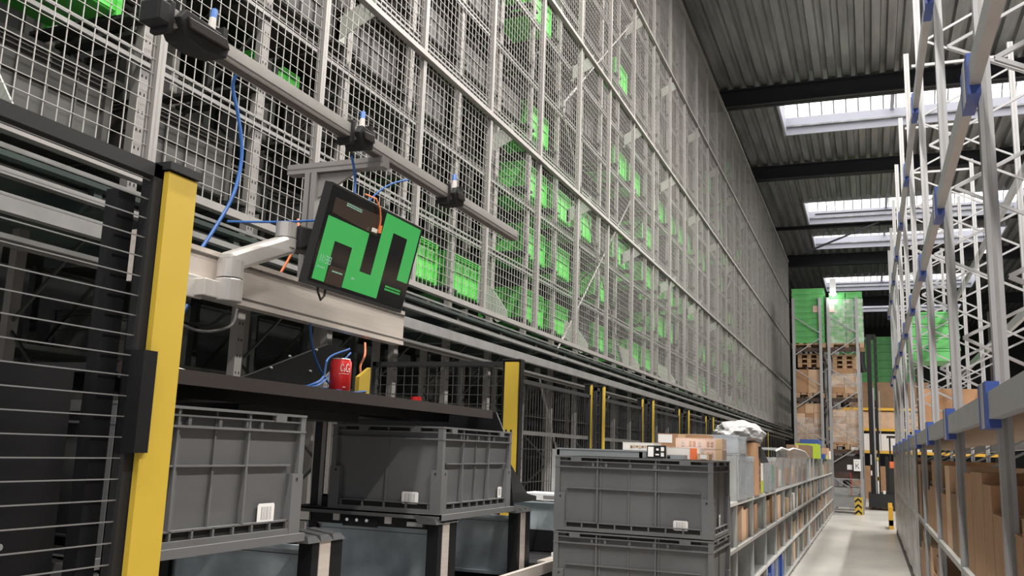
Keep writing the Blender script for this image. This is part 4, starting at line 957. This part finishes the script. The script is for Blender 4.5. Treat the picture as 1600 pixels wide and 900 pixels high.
k_.box(-.41, -.395, yk, yk+.001, -.24, -.08, 'black').bar((-.395, yk+.0005, -.165), (-.32, yk+.0005, -.085), .0012, 'black', .017).bar((-.375, yk+.0005, -.15), (-.315, yk+.0005, -.235), .0013, 'black', .017).box(-.43, -.30, yk, yk+.001, -.04, -.02, 'inklt'); k_.build('lettering', sg)
tag(MB().box(-.64, -.50, YR+.085, YR+.095, -.27, -.13, 'white').build('paper_sign', loc=(-.57, YR, -.27)), 'small white paper beside the K sign on the dark crate', 'paper note')
cpz = thing('column_guard', 'yellow and black chevron guard at the foot of the far rack', 'column guard', (-.35, YR-.3, -1.5))
MB().box(-.46, -.27, YR-.42, YR-.36, -1.5, -1.02, 'yellow').box(-.27, -.245, YR-.42, YR-.1, -1.5, -1.02, 'yellow').build('guard_body', cpz)
k_ = MB()
for z in (-1.44, -1.28, -1.12):
    zz = min(z+.12, -1.03)
    k_.hexa([(-.455, YR-.4215, z-.06), (-.365, YR-.4215, z+.02), (-.365, YR-.4215, z+.085), (-.455, YR-.4215, z+.005)], [(-.455, YR-.42, z-.06), (-.365, YR-.42, z+.02), (-.365, YR-.42, z+.085), (-.455, YR-.42, z+.005)], 'black')
    k_.hexa([(-.365, YR-.4215, z+.02), (-.275, YR-.4215, z-.06), (-.275, YR-.4215, z+.005), (-.365, YR-.4215, z+.085)], [(-.365, YR-.42, z+.02), (-.275, YR-.42, z-.06), (-.275, YR-.42, z+.005), (-.365, YR-.42, z+.085)], 'black')
k_.build('chevron', cpz)
tag(MB().box(-.55, -.535, YR-.06, YR-.05, -1.0, -.36, 'red').build('red_strap', loc=(-.54, YR-.05, -1.0)), 'thin red strap hanging beside the far rack upright', 'strap')
# lamp by the green stack (a real work light) and reach truck
wl = thing('wall_lamp', 'white floodlight box in front of the right green stack', 'lamp', (-.90, YR-.10, 4.75))
MB().box(-.97, -.80, YR-.12, YR-.02, 4.85, 5.30, 'white').box(-.99, -.78, YR-.13, YR-.02, 4.83, 4.86, 'white').build('housing', wl)
MB().box(-.96, -.81, YR-.125, YR-.03, 4.805, 4.83, 'lamp').build('diffuser', wl)
MB().bar((-.885, YR-.02, 4.76), (-.885, YR-.02, 5.25), .03, 'rackgrey').build('mount', wl)
fk = thing('reach_truck', 'dark reach truck with tall black mast at the end of the aisle', 'reach truck', (.25, 31, -1.5))
MB().box(-.02, .12, 30.95, 31.1, -1.45, 4.0, 'black').box(.20, .27, 30.95, 31.1, -1.45, 4.0, 'black').box(-.02, .27, 31.0, 31.08, 3.85, 4.02, 'black').box(-.02, .27, 31.0, 31.08, 1.5, 1.65, 'black').build('mast_outer', fk)
MB().box(.12, .17, 30.98, 31.06, -1.4, 2.3, 'rackgrey').box(.30, .33, 30.98, 31.06, .3, 2.2, 'rackgrey').build('cylinder', fk)
MB().box(.42, .52, 30.9, 31.02, -1.3, .15, 'black').build('carriage', fk)
tb = MB(); tb.tube([(-.12, 31.02, 3.1+.75), (-.17, 31.02, 3.55), (-.17, 31.02, 3.1), (-.12, 31.02, 2.8)], .10, 'blackm', 10).build('hose_reel', fk)
MB().box(-.1, .95, 30.8, 32.6, -1.42, -1.0, 'blackm').box(.5, 1.0, 31.0, 32.4, -1.0, -.2, 'blackm').box(.55, 1.0, 31.1, 32.3, -.2, .0, 'orangeb').box(.55, .60, 31.1, 31.15, 0, .75, 'black').box(.95, 1.0, 31.1, 31.15, 0, .75, 'black').box(.5, 1.0, 31.1, 32.3, .75, .8, 'black').build('chassis', fk)
MB().box(.18, .22, 30.9, 30.95, -1.35, .0, 'cream').box(.17, .23, 30.9, 30.95, .02, .12, 'yellow').box(.17, .23, 30.9, 30.95, -.6, -.48, 'yellow').build('support_strut', fk)
MB().box(.33, .40, 30.88, 30.9, -1.0, -.9, 'white').build('marking', fk); MB().box(-.01, .03, 30.94, 30.95, -.12, .2, 'inklt').build('marking', fk); MB().box(-.01, .03, 30.94, 30.95, -.45, -.3, 'label').build('marking', fk)
# yellow-beam rack further back with wrapped pallets, green crates as a wall
br_ = thing('pallet_rack', 'dark rack with yellow beams across the far end of the hall', 'pallet rack', (.5, 41, -1.5))
for x in (-1.6, -.9, 1.9, 4.7): MB().box(x-.05, x+.05, 40, 40.1, -1.5, 6.2, 'brownblack').box(x-.05, x+.05, 41.1, 41.2, -1.5, 6.2, 'brownblack').build('upright', br_)
for z in (2.15, 1.32, .42): 
    MB().box(-1.6, 4.7, 39.97, 40.03, z-.11, z, 'yellow2').box(-1.6, 4.7, 41.17, 41.23, z-.11, z, 'yellow2').build('load_beam', br_)
for i, (z, h, m_) in enumerate(((2.151, 1.05, 'carton3'), (1.321, .68, 'carton2'), (.421, .68, 'cream'), (-1.499, 1.3, 'carton'))):
    for j, x in enumerate((-.75, .30, 1.35)):
        carton('wrapped_load', 'film-wrapped carton load on the yellow-beam rack, %s level from the top, %s across' % (ORD[i], ORD[j]), x, x+.95, 40.05, 41.05, z+.001, z+h, m_, tape=False, group='loads on the yellow-beam rack')
crates(-1.2, 2.0, 44, 45.2, 2.7, 5.6, 8, 2, 'green crate in the dark stack at the hall end', 'green crates at the hall end')
tag(MB().box(-1.4, 2.3, 43.9, 45.3, 2.55, 2.699, 'wooddk').box(-1.4, -1.3, 43.9, 45.3, -1.5, 2.55, 'wooddk').box(2.2, 2.3, 43.9, 45.3, -1.5, 2.55, 'wooddk').build('crate_platform', loc=(.4, 44.5, -1.5)), 'dark platform carrying the green crates at the hall end', 'platform')
# green crates and cartons high in the right rack
crates(.72, 1.5, 17.05, 18.0, 1.735, 2.6, 4, 1, 'green crate on the middle beams of the right rack', 'green crates in the right rack')
carton('cardboard_box', 'brown carton standing on the lower beams of the right rack', .62, 1.3, 12.9, 13.6, .285, .95, 'carton', tape='y')

# ------------------------------------------------------------------ light
def area(name, loc, sx, sy, power, col=(1, .96, .9), rot=(0, 0, 0)):
    l = bpy.data.lights.new(name, 'AREA'); l.shape = 'RECTANGLE'; l.size = sx; l.size_y = sy; l.energy = power; l.color = col
    o = bpy.data.objects.new(name, l); COL.objects.link(o); o.location = loc; o.rotation_euler = rot; return o
for i, y in enumerate((-2.5, 2.0, 6.5, 11.0)):  # lamps added out of view above the aisle to light the scene
    t = thing('added_ceiling_lamp', 'added unseen strip lamp hanging over the aisle, %s from the camera end' % ORD[i], 'lamp', (-.3, y, 7.5)); t['group'] = 'added strip lamps over the aisle'
    MB().box(-.42, -.18, y-1.6, y+1.6, 7.52, 7.62, 'white').build('housing', t); MB().box(-.40, -.20, y-1.58, y+1.58, 7.505, 7.52, 'lamp').build('diffuser', t)
    MB().tube([(-.3, y-1, 7.62), (-.3, y-1, 8.48)], .01, 'zinc', 6).tube([(-.3, y+1, 7.62), (-.3, y+1, 8.48)], .01, 'zinc', 6).build('hanger', t)
    area('added_strip_light', (-.3, y, 7.49), .2, 3.1, 520)
for i, y in enumerate((-1.0, 6.0, 13.0, 20.0, 27.0, 34.0)):  # lamps added beyond the rack for sideways light on the mesh and hall fill
    t = thing('added_ceiling_lamp', 'added strip lamp over the neighbouring aisle right of the rack, %s in line' % ORD[i], 'lamp', (4.0, y, 7.5)); t['group'] = 'added strip lamps over the neighbouring aisle'
    MB().box(3.85, 4.15, y-1.6, y+1.6, 7.52, 7.62, 'white').build('housing', t); MB().box(3.87, 4.13, y-1.58, y+1.58, 7.505, 7.52, 'lamp').build('diffuser', t)
    MB().tube([(4, y-1, 7.62), (4, y-1, 8.48)], .01, 'zinc', 6).tube([(4, y+1, 7.62), (4, y+1, 8.48)], .01, 'zinc', 6).build('hanger', t)
    area('added_strip_light', (4, y, 7.49), .26, 3.1, 750)
pl = bpy.data.lights.new('work_light', 'POINT'); pl.energy = 9; pl.shadow_soft_size = .08; o = bpy.data.objects.new('work_light', pl); COL.objects.link(o); o.location = (-.885, YR-.2, 4.70)
W = bpy.data.worlds.new('World'); S.world = W; W.use_nodes = True
W.node_tree.nodes['Background'].inputs['Color'].default_value = (.80, .80, .82, 1); W.node_tree.nodes['Background'].inputs['Strength'].default_value = .8

# ------------------------------------------------------------------ camera
f_, yw, pt, rl = 1402.77, *[R(v) for v in (21.7906, 10.1248, 1.9947)]
F = Vector((-sin(yw)*cos(pt), cos(yw)*cos(pt), sin(pt))); R0 = Vector((cos(yw), sin(yw), 0)); U0 = R0.cross(F)
RR = R0*cos(rl)+U0*sin(rl); UU = -R0*sin(rl)+U0*cos(rl)
cam = bpy.data.cameras.new('camera'); cam.sensor_width = 36; cam.lens = 36*f_/1600; cam.clip_start = .05; cam.clip_end = 200
co = bpy.data.objects.new('camera', cam); COL.objects.link(co)
mw = Matrix.Identity(4)
for i in range(3): mw[i][0] = RR[i]; mw[i][1] = UU[i]; mw[i][2] = -F[i]
co.matrix_world = mw
S.camera = co
# lift everything so that the floor lies at z = 0
for o in list(bpy.data.objects):
    if '_w' in o: del o['_w']
    if o.parent is None: o.location.z += ZUP
S.view_settings.view_transform = 'Standard'; S.view_settings.look = 'None'; S.view_settings.exposure = -.06; S.view_settings.gamma = 1; S.view_settings.use_curve_mapping = False
